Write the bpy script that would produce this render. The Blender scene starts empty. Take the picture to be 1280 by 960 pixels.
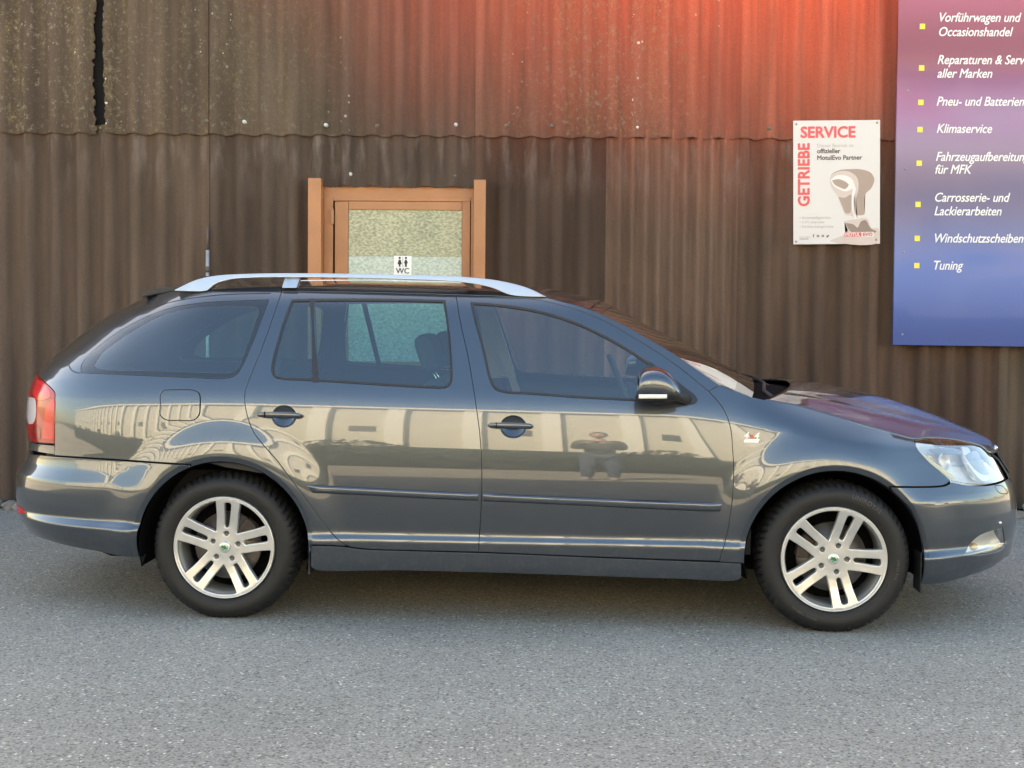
import bpy, bmesh, math, random
import numpy as np
from mathutils import Vector, Matrix, geometry
random.seed(7); RNG = np.random.default_rng(7)
scene = bpy.context.scene
COL = scene.collection

# ---------------------------------------------------------------- camera, world, sun, exposure
cam_data = bpy.data.cameras.new('camera'); cam = bpy.data.objects.new('camera', cam_data); COL.objects.link(cam)
scene.camera = cam
cam_data.sensor_fit = 'HORIZONTAL'; cam_data.sensor_width = 36.0; cam_data.lens = 1600.0 / 1280.0 * 36.0
cam_data.shift_y = -(480 - 444.5) / 1280.0; cam_data.clip_start = 0.05; cam_data.clip_end = 2000
_cp, _cr = 0.036, 0.0079
_f = Vector((0, math.cos(_cp), -math.sin(_cp))); _u = Vector((0, math.sin(_cp), math.cos(_cp))); _r = Vector((1, 0, 0))
_r2 = _r * math.cos(_cr) + _u * math.sin(_cr); _u2 = _u * math.cos(_cr) - _r * math.sin(_cr)
cam.matrix_world = Matrix(((_r2.x, _u2.x, -_f.x, 0), (_r2.y, _u2.y, -_f.y, 0), (_r2.z, _u2.z, -_f.z, 1.337), (0, 0, 0, 1)))

SUN_EL, SUN_AZ = math.radians(41), math.radians(-22)      # azimuth measured from +Y (behind the shed) towards +X
world = bpy.data.worlds.new('World'); scene.world = world; world.use_nodes = True
wn = world.node_tree; wbg = wn.nodes['Background']
sky = wn.nodes.new('ShaderNodeTexSky'); sky.sky_type = 'NISHITA'; sky.sun_disc = False
sky.sun_elevation = SUN_EL; sky.sun_rotation = SUN_AZ; sky.air_density = 1.0; sky.dust_density = 2.5; sky.ozone_density = 1.0
hs = wn.nodes.new('ShaderNodeHueSaturation'); hs.inputs['Saturation'].default_value = 1.22      # thin high haze: a paler blue
wn.links.new(sky.outputs[0], hs.inputs['Color']); wn.links.new(hs.outputs[0], wbg.inputs[0]); wbg.inputs[1].default_value = 0.12
sun_data = bpy.data.lights.new('sun', 'SUN'); sun = bpy.data.objects.new('sun', sun_data); COL.objects.link(sun)
sun_data.energy = 3.6; sun_data.angle = math.radians(0.5); sun_data.color = (1.0, 0.94, 0.84)
_sd = Vector((math.sin(SUN_AZ) * math.cos(SUN_EL), math.cos(SUN_AZ) * math.cos(SUN_EL), math.sin(SUN_EL)))
sun.rotation_euler = (-_sd).to_track_quat('-Z', 'Y').to_euler()
scene.view_settings.view_transform = 'Standard'; scene.view_settings.look = 'None'
scene.view_settings.gamma = 1.0; scene.view_settings.exposure = 2.7
scene.view_settings.use_white_balance = True; scene.view_settings.white_balance_temperature = 9200; scene.view_settings.white_balance_tint = 8
# ---------------------------------------------------------------- camera numbers and the pixel <-> metre helpers
CAM_H, CAM_F, CAM_PITCH, CAM_ROLL, CAM_V0 = 1.337, 1600.0, 0.036, 0.0079, 444.5
CAR_X, CAR_Y, CAR_YAW = 0.1126, 6.2276, -0.0624
WALL_Y = 8.58
_F = np.array([0, math.cos(CAM_PITCH), -math.sin(CAM_PITCH)])
_U0 = np.array([0, math.sin(CAM_PITCH), math.cos(CAM_PITCH)])
_R0 = np.array([1.0, 0, 0])
_R = _R0 * math.cos(CAM_ROLL) + _U0 * math.sin(CAM_ROLL)
_U = _U0 * math.cos(CAM_ROLL) - _R0 * math.sin(CAM_ROLL)
CAM = np.array([0, 0, CAM_H])
_c, _s = math.cos(CAR_YAW), math.sin(CAR_YAW)
def ray(u, v):
    return _F * CAM_F + _R * (u - 640) + _U * (CAM_V0 - v)
def to_car(p, vec=False):
    x, y, z = p
    if not vec: x, y = x - CAR_X, y - CAR_Y
    return np.array([_c * x + _s * y, -_s * x + _c * y, z])
def project(p):                                  # car-local points (N,3) -> photo pixels
    p = np.atleast_2d(p)
    w = np.stack([CAR_X + _c * p[:, 0] - _s * p[:, 1], CAR_Y + _s * p[:, 0] + _c * p[:, 1], p[:, 2]], 1) - CAM
    d = w @ _F
    return np.stack([640 + CAM_F * (w @ _R) / d, CAM_V0 - CAM_F * (w @ _U) / d], 1)
def wallpt(u, v, y=WALL_Y):                      # pixel -> point on a plane parallel to the wall
    d = ray(u, v); t = y / d[1]
    return np.array([d[0] * t, y, CAM_H + d[2] * t])
def carpt(u, v, y0=0.0):                         # pixel -> car-local point on the plane y = y0
    o, d = to_car(CAM), to_car(ray(u, v), True)
    t = (y0 - o[1]) / d[1]
    return o + d * t

# ---------------------------------------------------------------- the car's outer skin as one smooth function
def _profile(tab):
    z = np.array([a for a, b in tab], float); th = np.radians([b for a, b in tab])
    zz = np.arange(0.10, 1.60, 0.002); t = np.tan(np.interp(zz, z, th))
    k = np.ones(7) / 7; t = np.convolve(np.pad(t, 3, mode='edge'), k, mode='valid')
    y = -np.cumsum(t) * 0.002
    y = y - np.interp(0.60, zz, y) + 0.880
    return zz, y
PROF_MID = _profile([(.16, -30), (.22, -12), (.27, -5), (.345, -5), (.354, 8), (.363, 25), (.375, 25), (.384, 6), (.40, -5), (.50, -4), (.58, -1.5),
                     (.66, 1.5), (.73, 3.2), (.80, 5.2), (.86, 7.5), (.90, 9.5), (.94, 13), (.98, 19), (1.02, 23), (1.10, 24), (1.26, 27), (1.34, 31), (1.39, 44), (1.44, 60)])
PROF_REAR = _profile([(.20, -40), (.28, -24), (.35, -12), (.376, -5), (.388, 38), (.402, 46), (.411, 12), (.422, -3.5), (.53, -3), (.548, -1), (.562, 9),
                      (.62, 8), (.655, 8), (.68, 3), (.73, 3.5), (.80, 5.2), (.86, 7.5), (.90, 9.5), (.94, 13), (.98, 19), (1.02, 22), (1.10, 25), (1.26, 28), (1.34, 32), (1.39, 44), (1.44, 60)])
PROF_FRONT = _profile([(.16, -38), (.24, -22), (.303, -10), (.312, 4), (.321, 40), (.336, 46), (.346, 12), (.358, -3), (.50, -4), (.552, -2), (.566, 12),
                       (.63, 13), (.70, 12), (.78, 11), (.84, 11), (.90, 14), (.94, 18), (.98, 24), (1.02, 30), (1.10, 34), (1.26, 34), (1.44, 60)])
def sstep(a, b, x):
    t = np.clip((x - a) / (b - a), 0, 1); return t * t * (3 - 2 * t)
XE_Z = np.array([.12,.20,.26,.30,.35,.40,.46,.52,.57,.62,.66,.70,.76,.82,.88,.94,1.0,1.06,1.12,1.18,1.24,1.30,1.36,1.42,1.5])
XE_REAR = np.array([-2.14,-2.22,-2.335,-2.404,-2.439,-2.458,-2.468,-2.470,-2.461,-2.416,-2.407,-2.405,-2.410,-2.413,-2.411,-2.405,-2.383,-2.336,-2.271,-2.194,-2.119,-2.025,-1.896,-1.807,-1.754])
XE_FRONT = np.array([2.08,2.17,2.223,2.229,2.240,2.248,2.246,2.238,2.226,2.205,2.186,2.166,2.116,2.030,1.981,1.951,1.921,1.891,1.861,1.831,1.801,1.771,1.741,1.711,1.681])
XS_R, XS_F, N_R, N_F, LC = -1.30, 1.10, 2.7, 2.4, 1.55
def xe_rear(z): return np.interp(z, XE_Z, XE_REAR)
def xe_front(z): return np.interp(z, XE_Z, XE_FRONT)
WHEEL_X, WHEEL_Z, ARCH_R = 1.289, 0.308, 0.372
def half_width(x, z):                            # without the end rounding
    x = np.asarray(x, float); z = np.asarray(z, float)
    sh = 0.20 * sstep(0.55, 1.95, x) + 0.035 * np.clip((x + 1.2) / 2.2, 0, 1)
    z2 = z + sh * sstep(0.50, 0.84, z)
    y = np.interp(z2, *PROF_MID)
    wr, wf = sstep(-1.40, -1.75, x), sstep(1.42, 1.72, x)
    y = y * (1 - wr - wf) + np.interp(z, *PROF_REAR) * wr + np.interp(z2, *PROF_FRONT) * wf
    top = np.clip((z2 - 0.93) / 0.08, 0, 1.6)
    y = y - 0.030 * top ** 2 * sstep(0.85, 1.25, x)
    for xw in (-WHEEL_X, WHEEL_X):
        r = np.hypot(x - xw, z - WHEEL_Z)
        y = y + 0.020 * (1 - sstep(ARCH_R + 0.03, ARCH_R + 0.20, r))
        y = y - 0.012 * np.clip(1 - (r - ARCH_R) / 0.024, 0, 1.3)
    return y
def skin(s, z):                                  # (s, z) -> x, half width, z ; s runs round the corners to the centre line
    s = np.asarray(s, float); z = np.asarray(z, float) + 0 * s
    ar = np.clip((XS_R - s) / LC, 0, 2) * math.pi / 2
    af = np.clip((s - XS_F) / LC, 0, 2) * math.pi / 2
    def sgnpow(c, e): return np.sign(c) * np.abs(c) ** e
    xr = XS_R + (xe_rear(z) - XS_R) * sgnpow(np.sin(ar), 2 / N_R)
    xf = XS_F + (xe_front(z) - XS_F) * sgnpow(np.sin(af), 2 / N_F)
    x = np.where(s < XS_R, xr, np.where(s > XS_F, xf, s))
    g = np.where(s < XS_R, sgnpow(np.cos(ar), 2 / N_R), np.where(s > XS_F, sgnpow(np.cos(af), 2 / N_F), 1.0))
    return np.stack([x, g * half_width(x, z), z], -1)
def skin_point(s, z, side=-1, off=0.0):
    s = np.asarray(s, float); z = np.asarray(z, float) + 0 * s
    p = skin(s, z); e = 0.0015
    ds = skin(s + e, z) - skin(s - e, z); dz = skin(s, z + e) - skin(s, z - e)
    n = np.cross(dz, ds); n /= np.maximum(np.linalg.norm(n, axis=-1, keepdims=True), 1e-12)
    p = p + n * np.asarray(off)[..., None] if np.ndim(off) else p + n * off
    m = np.array([1, side, 1.0])
    return p * m, n * m
def x_to_s(x, z):
    if x < XS_R:
        t = min(max((XS_R - x) / (XS_R - float(xe_rear(z))), 0), 1); return XS_R - LC * math.asin(t ** (N_R / 2)) * 2 / math.pi
    if x > XS_F:
        t = min(max((x - XS_F) / (float(xe_front(z)) - XS_F), 0), 1); return XS_F + LC * math.asin(t ** (N_F / 2)) * 2 / math.pi
    return x
S_REAR, S_FRONT = XS_R - LC, XS_F + LC
_o = to_car(CAM)
def on_skin(u, v):                               # pixel -> (s, z) where its ray first meets the near side
    d = to_car(ray(u, v), True); d = d / -0.0001 if d[1] < 0 else d
    d = d / d[1]
    def inside(t):
        p = _o + np.outer(t, d); x, y, z = p.T
        rear = x < 0.0
        e = np.where(rear, xe_rear(z), xe_front(z)); x0 = np.where(rear, XS_R, XS_F); n = np.where(rear, N_R, N_F)
        q = np.clip((x - x0) / (e - x0), 0, None)
        g = np.where(q >= 1, 0, np.clip(1 - q ** n, 0, 1) ** (1 / n))
        return np.where(q >= 1, -1.0, g * half_width(x, z) + y)     # > 0 inside (y is negative on the near side)
    a, b = -_o[1] - 1.05, -_o[1] - 0.01
    for k in range(4):
        ts = np.linspace(a, b, 90); f = inside(ts); h = np.nonzero(f > 0)[0]
        if len(h) == 0:
            t = ts[int(np.argmax(f))]; break
        j = max(int(h[0]), 1); a, b = ts[j - 1], ts[j]; t = b
    p = _o + d * t
    return np.array([x_to_s(p[0], p[2]), p[2]])

# ---------------------------------------------------------------- materials
def nodes_of(name):
    m = bpy.data.materials.new(name); m.use_nodes = True
    nt = m.node_tree; return m, nt, nt.nodes['Principled BSDF']
def mat(name, col, rough=0.5, metal=0.0, coat=0.0, spec=0.5, bump=0.0, bscale=80.0, var=0.0, vscale=6.0, coat_rough=0.02):
    m, nt, b = nodes_of(name)
    b.inputs['Base Color'].default_value = (*col, 1); b.inputs['Roughness'].default_value = rough
    b.inputs['Metallic'].default_value = metal; b.inputs['Coat Weight'].default_value = coat
    b.inputs['Coat Roughness'].default_value = coat_rough; b.inputs['Specular IOR Level'].default_value = spec
    if var or bump:
        tc = nt.nodes.new('ShaderNodeTexCoord')
    if var:
        n = nt.nodes.new('ShaderNodeTexNoise'); n.inputs['Scale'].default_value = vscale; n.inputs['Detail'].default_value = 6
        nt.links.new(tc.outputs['Object'], n.inputs['Vector'])
        r = nt.nodes.new('ShaderNodeMapRange'); r.inputs[3].default_value = 1 - var; r.inputs[4].default_value = 1 + var
        r.inputs[1].default_value = .3; r.inputs[2].default_value = .7
        nt.links.new(n.outputs[0], r.inputs[0])
        mx = nt.nodes.new('ShaderNodeVectorMath'); mx.operation = 'SCALE'; mx.inputs[0].default_value = col
        nt.links.new(r.outputs[0], mx.inputs['Scale']); nt.links.new(mx.outputs[0], b.inputs['Base Color'])
    if bump:
        n2 = nt.nodes.new('ShaderNodeTexNoise'); n2.inputs['Scale'].default_value = bscale; n2.inputs['Detail'].default_value = 4
        nt.links.new(tc.outputs['Object'], n2.inputs['Vector'])
        bp = nt.nodes.new('ShaderNodeBump'); bp.inputs['Strength'].default_value = bump; bp.inputs['Distance'].default_value = 0.002
        nt.links.new(n2.outputs[0], bp.inputs['Height']); nt.links.new(bp.outputs[0], b.inputs['Normal'])
    return m
def glass_mat(name, tint, rough=0.0):
    m = bpy.data.materials.new(name); m.use_nodes = True; nt = m.node_tree; nt.nodes.clear()
    out = nt.nodes.new('ShaderNodeOutputMaterial'); mix = nt.nodes.new('ShaderNodeMixShader')
    tr = nt.nodes.new('ShaderNodeBsdfTransparent'); tr.inputs[0].default_value = (*tint, 1)
    gl = nt.nodes.new('ShaderNodeBsdfGlossy'); gl.inputs['Roughness'].default_value = rough
    fr = nt.nodes.new('ShaderNodeFresnel'); fr.inputs[0].default_value = 1.52
    geo = nt.nodes.new('ShaderNodeNewGeometry')
    mr = nt.nodes.new('ShaderNodeMix'); mr.data_type = 'FLOAT'
    nt.links.new(geo.outputs['Backfacing'], mr.inputs[0]); nt.links.new(fr.outputs[0], mr.inputs[2]); mr.inputs[3].default_value = 0.05
    add = nt.nodes.new('ShaderNodeMath'); add.operation = 'MULTIPLY'; add.inputs[1].default_value = 3.6; add.use_clamp = True
    nt.links.new(mr.outputs[0], add.inputs[0]); nt.links.new(add.outputs[0], mix.inputs[0])
    nt.links.new(tr.outputs[0], mix.inputs[1]); nt.links.new(gl.outputs[0], mix.inputs[2]); nt.links.new(mix.outputs[0], out.inputs[0])
    return m

PAINT = mat('graphite_metallic_paint', (0.066, 0.079, 0.096), rough=0.30, metal=0.85, coat=1.0, coat_rough=0.015)
PAINT.node_tree.nodes['Principled BSDF'].inputs['Coat IOR'].default_value = 1.74
def road_dust(m):                                # dried road film low on the body, densest under the sills
    nt = m.node_tree; b = nt.nodes['Principled BSDF']; L = nt.links.new
    tc = nt.nodes.new('ShaderNodeTexCoord'); sp = nt.nodes.new('ShaderNodeSeparateXYZ'); L(tc.outputs['Object'], sp.inputs[0])
    lo = nt.nodes.new('ShaderNodeMapRange'); lo.inputs[1].default_value = .21; lo.inputs[2].default_value = .46; lo.inputs[3].default_value = 1; lo.inputs[4].default_value = .04; L(sp.outputs[2], lo.inputs[0])
    n = nt.nodes.new('ShaderNodeTexNoise'); n.inputs['Scale'].default_value = 26; n.inputs['Detail'].default_value = 7; n.inputs['Roughness'].default_value = .75; L(tc.outputs['Object'], n.inputs['Vector'])
    r = nt.nodes.new('ShaderNodeMapRange'); r.inputs[1].default_value = .48; r.inputs[2].default_value = .80; r.inputs[4].default_value = .35; L(n.outputs[0], r.inputs[0])
    k = nt.nodes.new('ShaderNodeMath'); k.operation = 'MULTIPLY'; L(lo.outputs[0], k.inputs[0]); L(r.outputs[0], k.inputs[1])
    mx = nt.nodes.new('ShaderNodeMix'); mx.data_type = 'RGBA'; mx.inputs[6].default_value = b.inputs['Base Color'].default_value; mx.inputs[7].default_value = (.20, .17, .14, 1); L(k.outputs[0], mx.inputs[0]); L(mx.outputs[2], b.inputs['Base Color'])
    c = nt.nodes.new('ShaderNodeMapRange'); c.inputs[3].default_value = 1; c.inputs[4].default_value = .35; L(k.outputs[0], c.inputs[0]); L(c.outputs[0], b.inputs['Coat Weight'])
    me = nt.nodes.new('ShaderNodeMapRange'); me.inputs[3].default_value = .85; me.inputs[4].default_value = .1; L(k.outputs[0], me.inputs[0]); L(me.outputs[0], b.inputs['Metallic'])
road_dust(PAINT)
BLACK = mat('black_rubber_seal', (0.012, 0.012, 0.012), rough=0.6)
GAP = mat('dark_gap', (0.004, 0.004, 0.004), rough=0.9, spec=0.1)
TRIM = mat('satin_black_trim', (0.028, 0.026, 0.025), rough=0.3)
FRIT = mat('black_glass_border', (0.012, 0.014, 0.016), rough=0.04, coat=1.0)
PLASTIC = mat('grained_black_plastic', (0.022, 0.022, 0.023), rough=0.55, bump=0.3, bscale=900)
RUBBER = mat('tyre_rubber', (0.009, 0.0085, 0.008), rough=0.62, bump=0.25, bscale=240, var=0.25, vscale=9)
ALLOY = mat('silver_alloy', (0.68, 0.67, 0.64), rough=0.30, metal=0.75, coat=0.4, var=0.06, vscale=14)
DISC = mat('brake_disc_steel', (0.16, 0.14, 0.125), rough=0.4, metal=0.8, var=0.3, vscale=12)
RUSTY = mat('rusty_caliper', (0.05, 0.035, 0.028), rough=0.8, var=0.4, vscale=30)
RAIL = mat('anodised_aluminium', (0.56, 0.59, 0.62), rough=0.36, metal=0.8)
CHROME = mat('chrome', (0.85, 0.85, 0.86), rough=0.06, metal=1.0)
GLASS_F = glass_mat('clear_side_glass', (0.93, 0.97, 0.96))
GLASS_R = glass_mat('green_tinted_glass', (0.42, 0.68, 0.66))
GLASS_W = glass_mat('windscreen_glass', (0.74, 0.84, 0.80))
LENS = glass_mat('clear_lamp_lens', (0.95, 0.96, 0.96))
REFLECTOR = mat('lamp_reflector', (0.80, 0.76, 0.68), rough=0.34, metal=0.5, spec=0.8)
AMBER = mat('lamp_amber_bulb', (0.85, 0.55, 0.18), rough=0.2, coat=0.5)
LINER = mat('dark_arch_liner', (0.007, 0.007, 0.007), rough=0.9, spec=0.1)
RED = mat('red_lamp_plastic', (0.34, 0.002, 0.006), rough=0.15, coat=.25)
RED2 = mat('deep_red_lamp_plastic', (0.24, 0.002, 0.006), rough=0.15, coat=.2)
RED3 = mat('bright_red_lamp_plastic', (0.60, 0.010, 0.018), rough=0.15, coat=.25)
WHITE_LENS = mat('white_lamp_plastic', (0.62, 0.58, 0.60), rough=0.15, coat=1.0)
SEAT = mat('grey_seat_cloth', (0.045, 0.048, 0.052), rough=0.95, bump=0.5, bscale=400)
INTERIOR = mat('dark_interior_plastic', (0.028, 0.030, 0.033), rough=0.7)
INTERIOR_L = mat('light_grey_headliner', (0.34, 0.34, 0.33), rough=0.9)
BELT = mat('seat_belt_webbing', (0.30, 0.30, 0.29), rough=0.9)

# ---------------------------------------------------------------- mesh helpers
def mesh_obj(name, verts, faces, m=None, parent=None, smooth=True, normals=None):
    me = bpy.data.meshes.new(name)
    me.from_pydata([tuple(v) for v in verts], [], [tuple(int(i) for i in f) for f in faces]); me.update()
    if smooth: me.polygons.foreach_set('use_smooth', [True] * len(me.polygons))
    if m: me.materials.append(m)
    if normals is not None: me.normals_split_custom_set_from_vertices([tuple(n) for n in normals])
    o = bpy.data.objects.new(name, me); COL.objects.link(o)
    if parent: o.parent = parent
    return o
def bm_obj(name, bm, m=None, parent=None, smooth=False):
    me = bpy.data.meshes.new(name); bm.to_mesh(me); bm.free()
    if smooth: me.polygons.foreach_set('use_smooth', [True] * len(me.polygons))
    if m: me.materials.append(m)
    o = bpy.data.objects.new(name, me); COL.objects.link(o)
    if parent: o.parent = parent
    return o
def empty(name, loc=(0, 0, 0), rz=0.0, parent=None):
    o = bpy.data.objects.new(name, None); o.location = loc; o.rotation_euler = (0, 0, rz); o.empty_display_size = 0.2
    COL.objects.link(o)
    if parent: o.parent = parent
    return o
def tag(o, label, cat, group=None):
    o['label'] = label; o['category'] = cat
    if group: o['group'] = group
    return o
def setting(o): o['kind'] = 'structure'; return o
def bevel(o, w=0.004, seg=2):
    md = o.modifiers.new('bevel', 'BEVEL'); md.width = w; md.segments = seg; md.limit_method = 'ANGLE'; md.angle_limit = math.radians(35)
    o.data.polygons.foreach_set('use_smooth', [True] * len(o.data.polygons))
    wn_ = o.modifiers.new('normals', 'WEIGHTED_NORMAL'); wn_.keep_sharp = True
    return o
def box_bm(bm, x0, x1, y0, y1, z0, z1):
    v = [bm.verts.new(p) for p in ((x0,y0,z0),(x1,y0,z0),(x1,y1,z0),(x0,y1,z0),(x0,y0,z1),(x1,y0,z1),(x1,y1,z1),(x0,y1,z1))]
    for f in ((0,3,2,1),(4,5,6,7),(0,1,5,4),(1,2,6,5),(2,3,7,6),(3,0,4,7)): bm.faces.new([v[i] for i in f])
def box(name, x0, x1, y0, y1, z0, z1, m, parent=None, bev=0.0):
    bm = bmesh.new(); box_bm(bm, x0, x1, y0, y1, z0, z1); o = bm_obj(name, bm, m, parent)
    if bev: bevel(o, bev)
    return o
def extrude_poly(name, pts, y0, y1, m, parent=None, bev=0.0, axis='y'):
    """closed outline (a, b) pushed along an axis; axis 'y': a = x, b = z"""
    bm = bmesh.new()
    def P(a, b, d): return (a, d, b) if axis == 'y' else ((a, b, d) if axis == 'z' else (d, a, b))
    A = [bm.verts.new(P(a, b, y0)) for a, b in pts]; B = [bm.verts.new(P(a, b, y1)) for a, b in pts]
    n = len(pts); bm.faces.new(A); bm.faces.new(B[::-1])
    for i in range(n): bm.faces.new((A[i], B[i], B[(i + 1) % n], A[(i + 1) % n])[::-1])
    bmesh.ops.recalc_face_normals(bm, faces=bm.faces)
    o = bm_obj(name, bm, m, parent)
    if bev: bevel(o, bev)
    return o
def lathe(prof, n=64, axis='y'):
    """prof: list of (radius, depth) -> verts, faces about the y axis"""
    v, f = [], []
    k = len(prof)
    for i in range(n):
        a = 2 * math.pi * i / n; c, s = math.cos(a), math.sin(a)
        for r, d in prof: v.append((r * c, d, r * s))
    for i in range(n):
        j = (i + 1) % n
        for q in range(k - 1): f.append((i * k + q, i * k + q + 1, j * k + q + 1, j * k + q))
    return v, f
def tube(name, pts, r, m, parent=None, n=8):
    pts = [Vector(p) for p in pts]; v, f = [], []
    for i, p in enumerate(pts):
        t = (pts[min(i + 1, len(pts) - 1)] - pts[max(i - 1, 0)]).normalized()
        a = t.cross(Vector((0, 0, 1)));  a = a if a.length > 1e-3 else t.cross(Vector((1, 0, 0))); a.normalize(); b = t.cross(a)
        rr = r[i] if isinstance(r, (list, tuple)) else r
        for k in range(n): v.append(p + (a * math.cos(2 * math.pi * k / n) + b * math.sin(2 * math.pi * k / n)) * rr)
    for i in range(len(pts) - 1):
        for k in range(n): f.append((i * n + k, i * n + (k + 1) % n, (i + 1) * n + (k + 1) % n, (i + 1) * n + k))
    f.append(tuple(range(n))[::-1]); f.append(tuple((len(pts) - 1) * n + k for k in range(n)))
    o = mesh_obj(name, v, f, m, parent)
    o.data.validate(); bm = bmesh.new(); bm.from_mesh(o.data); bmesh.ops.recalc_face_normals(bm, faces=bm.faces); bm.to_mesh(o.data); bm.free()
    return o
def catmull(pts, step):
    pts = np.array(pts, float)
    if len(pts) == 1: return [pts[0]]
    if len(pts) == 2:
        n = max(int(np.linalg.norm(pts[1] - pts[0]) / step), 1)
        return [pts[0] + (pts[1] - pts[0]) * i / n for i in range(n + 1)]
    out = []
    P = np.vstack([2 * pts[0] - pts[1], pts, 2 * pts[-1] - pts[-2]])
    for i in range(1, len(P) - 2):
        p0, p1, p2, p3 = P[i - 1:i + 3]
        d0, d1, d2 = [max(np.linalg.norm(b - a), 1e-6) ** 0.5 for a, b in ((p0, p1), (p1, p2), (p2, p3))]
        m1 = (p1 - p0) / d0 - (p2 - p0) / (d0 + d1) + (p2 - p1) / d1; m2 = (p2 - p1) / d1 - (p3 - p1) / (d1 + d2) + (p3 - p2) / d2
        m1 *= d1; m2 *= d1
        n = max(int(np.linalg.norm(p2 - p1) / step), 1)
        for k in range(n):
            t = k / n; t2, t3 = t * t, t * t * t
            out.append((2 * t3 - 3 * t2 + 1) * p1 + (t3 - 2 * t2 + t) * m1 + (-2 * t3 + 3 * t2) * p2 + (t3 - t2) * m2)
    out.append(pts[-1]); return out
def dedupe(pts, tol):
    o = [pts[0]]
    for p in pts[1:]:
        if np.linalg.norm(np.array(p) - o[-1]) > tol: o.append(np.array(p))
    if len(o) > 2 and np.linalg.norm(o[0] - o[-1]) < tol: o.pop()
    return np.array(o)
def area2(p): x, y = p[:, 0], p[:, 1]; return float(np.sum(x * np.roll(y, -1) - np.roll(x, -1) * y))
def inside_poly(q, poly):
    x, y = q[:, 0][:, None], q[:, 1][:, None]; a, b = poly, np.roll(poly, -1, 0)
    c = ((a[:, 1] > y) != (b[:, 1] > y)) & (x < (b[:, 0] - a[:, 0]) * (y - a[:, 1]) / (b[:, 1] - a[:, 1] + 1e-15) + a[:, 0])
    return c.sum(1) % 2 == 1
def seg_dist(q, poly):
    a = poly; b = np.roll(poly, -1, 0); d = b - a; L = np.maximum((d * d).sum(1), 1e-12)
    out = np.empty(len(q))
    for i in range(0, len(q), 2000):
        w = q[i:i + 2000, None, :] - a[None]
        t = np.clip((w * d).sum(2) / L, 0, 1); e = w - t[..., None] * d
        out[i:i + 2000] = np.sqrt((e * e).sum(2)).min(1)
    return out
def offset_loop(p, d):
    """p is counter-clockwise; positive d grows it"""
    t1 = p - np.roll(p, 1, 0); t2 = np.roll(p, -1, 0) - p
    t1 /= np.maximum(np.linalg.norm(t1, axis=1, keepdims=True), 1e-9); t2 /= np.maximum(np.linalg.norm(t2, axis=1, keepdims=True), 1e-9)
    n1 = np.stack([t1[:, 1], -t1[:, 0]], 1); n2 = np.stack([t2[:, 1], -t2[:, 0]], 1)
    n = n1 + n2; n /= np.maximum(np.linalg.norm(n, axis=1, keepdims=True), 1e-9)
    k = np.clip((n * n1).sum(1, keepdims=True), 0.5, 1)
    return p + n * d / k
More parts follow.
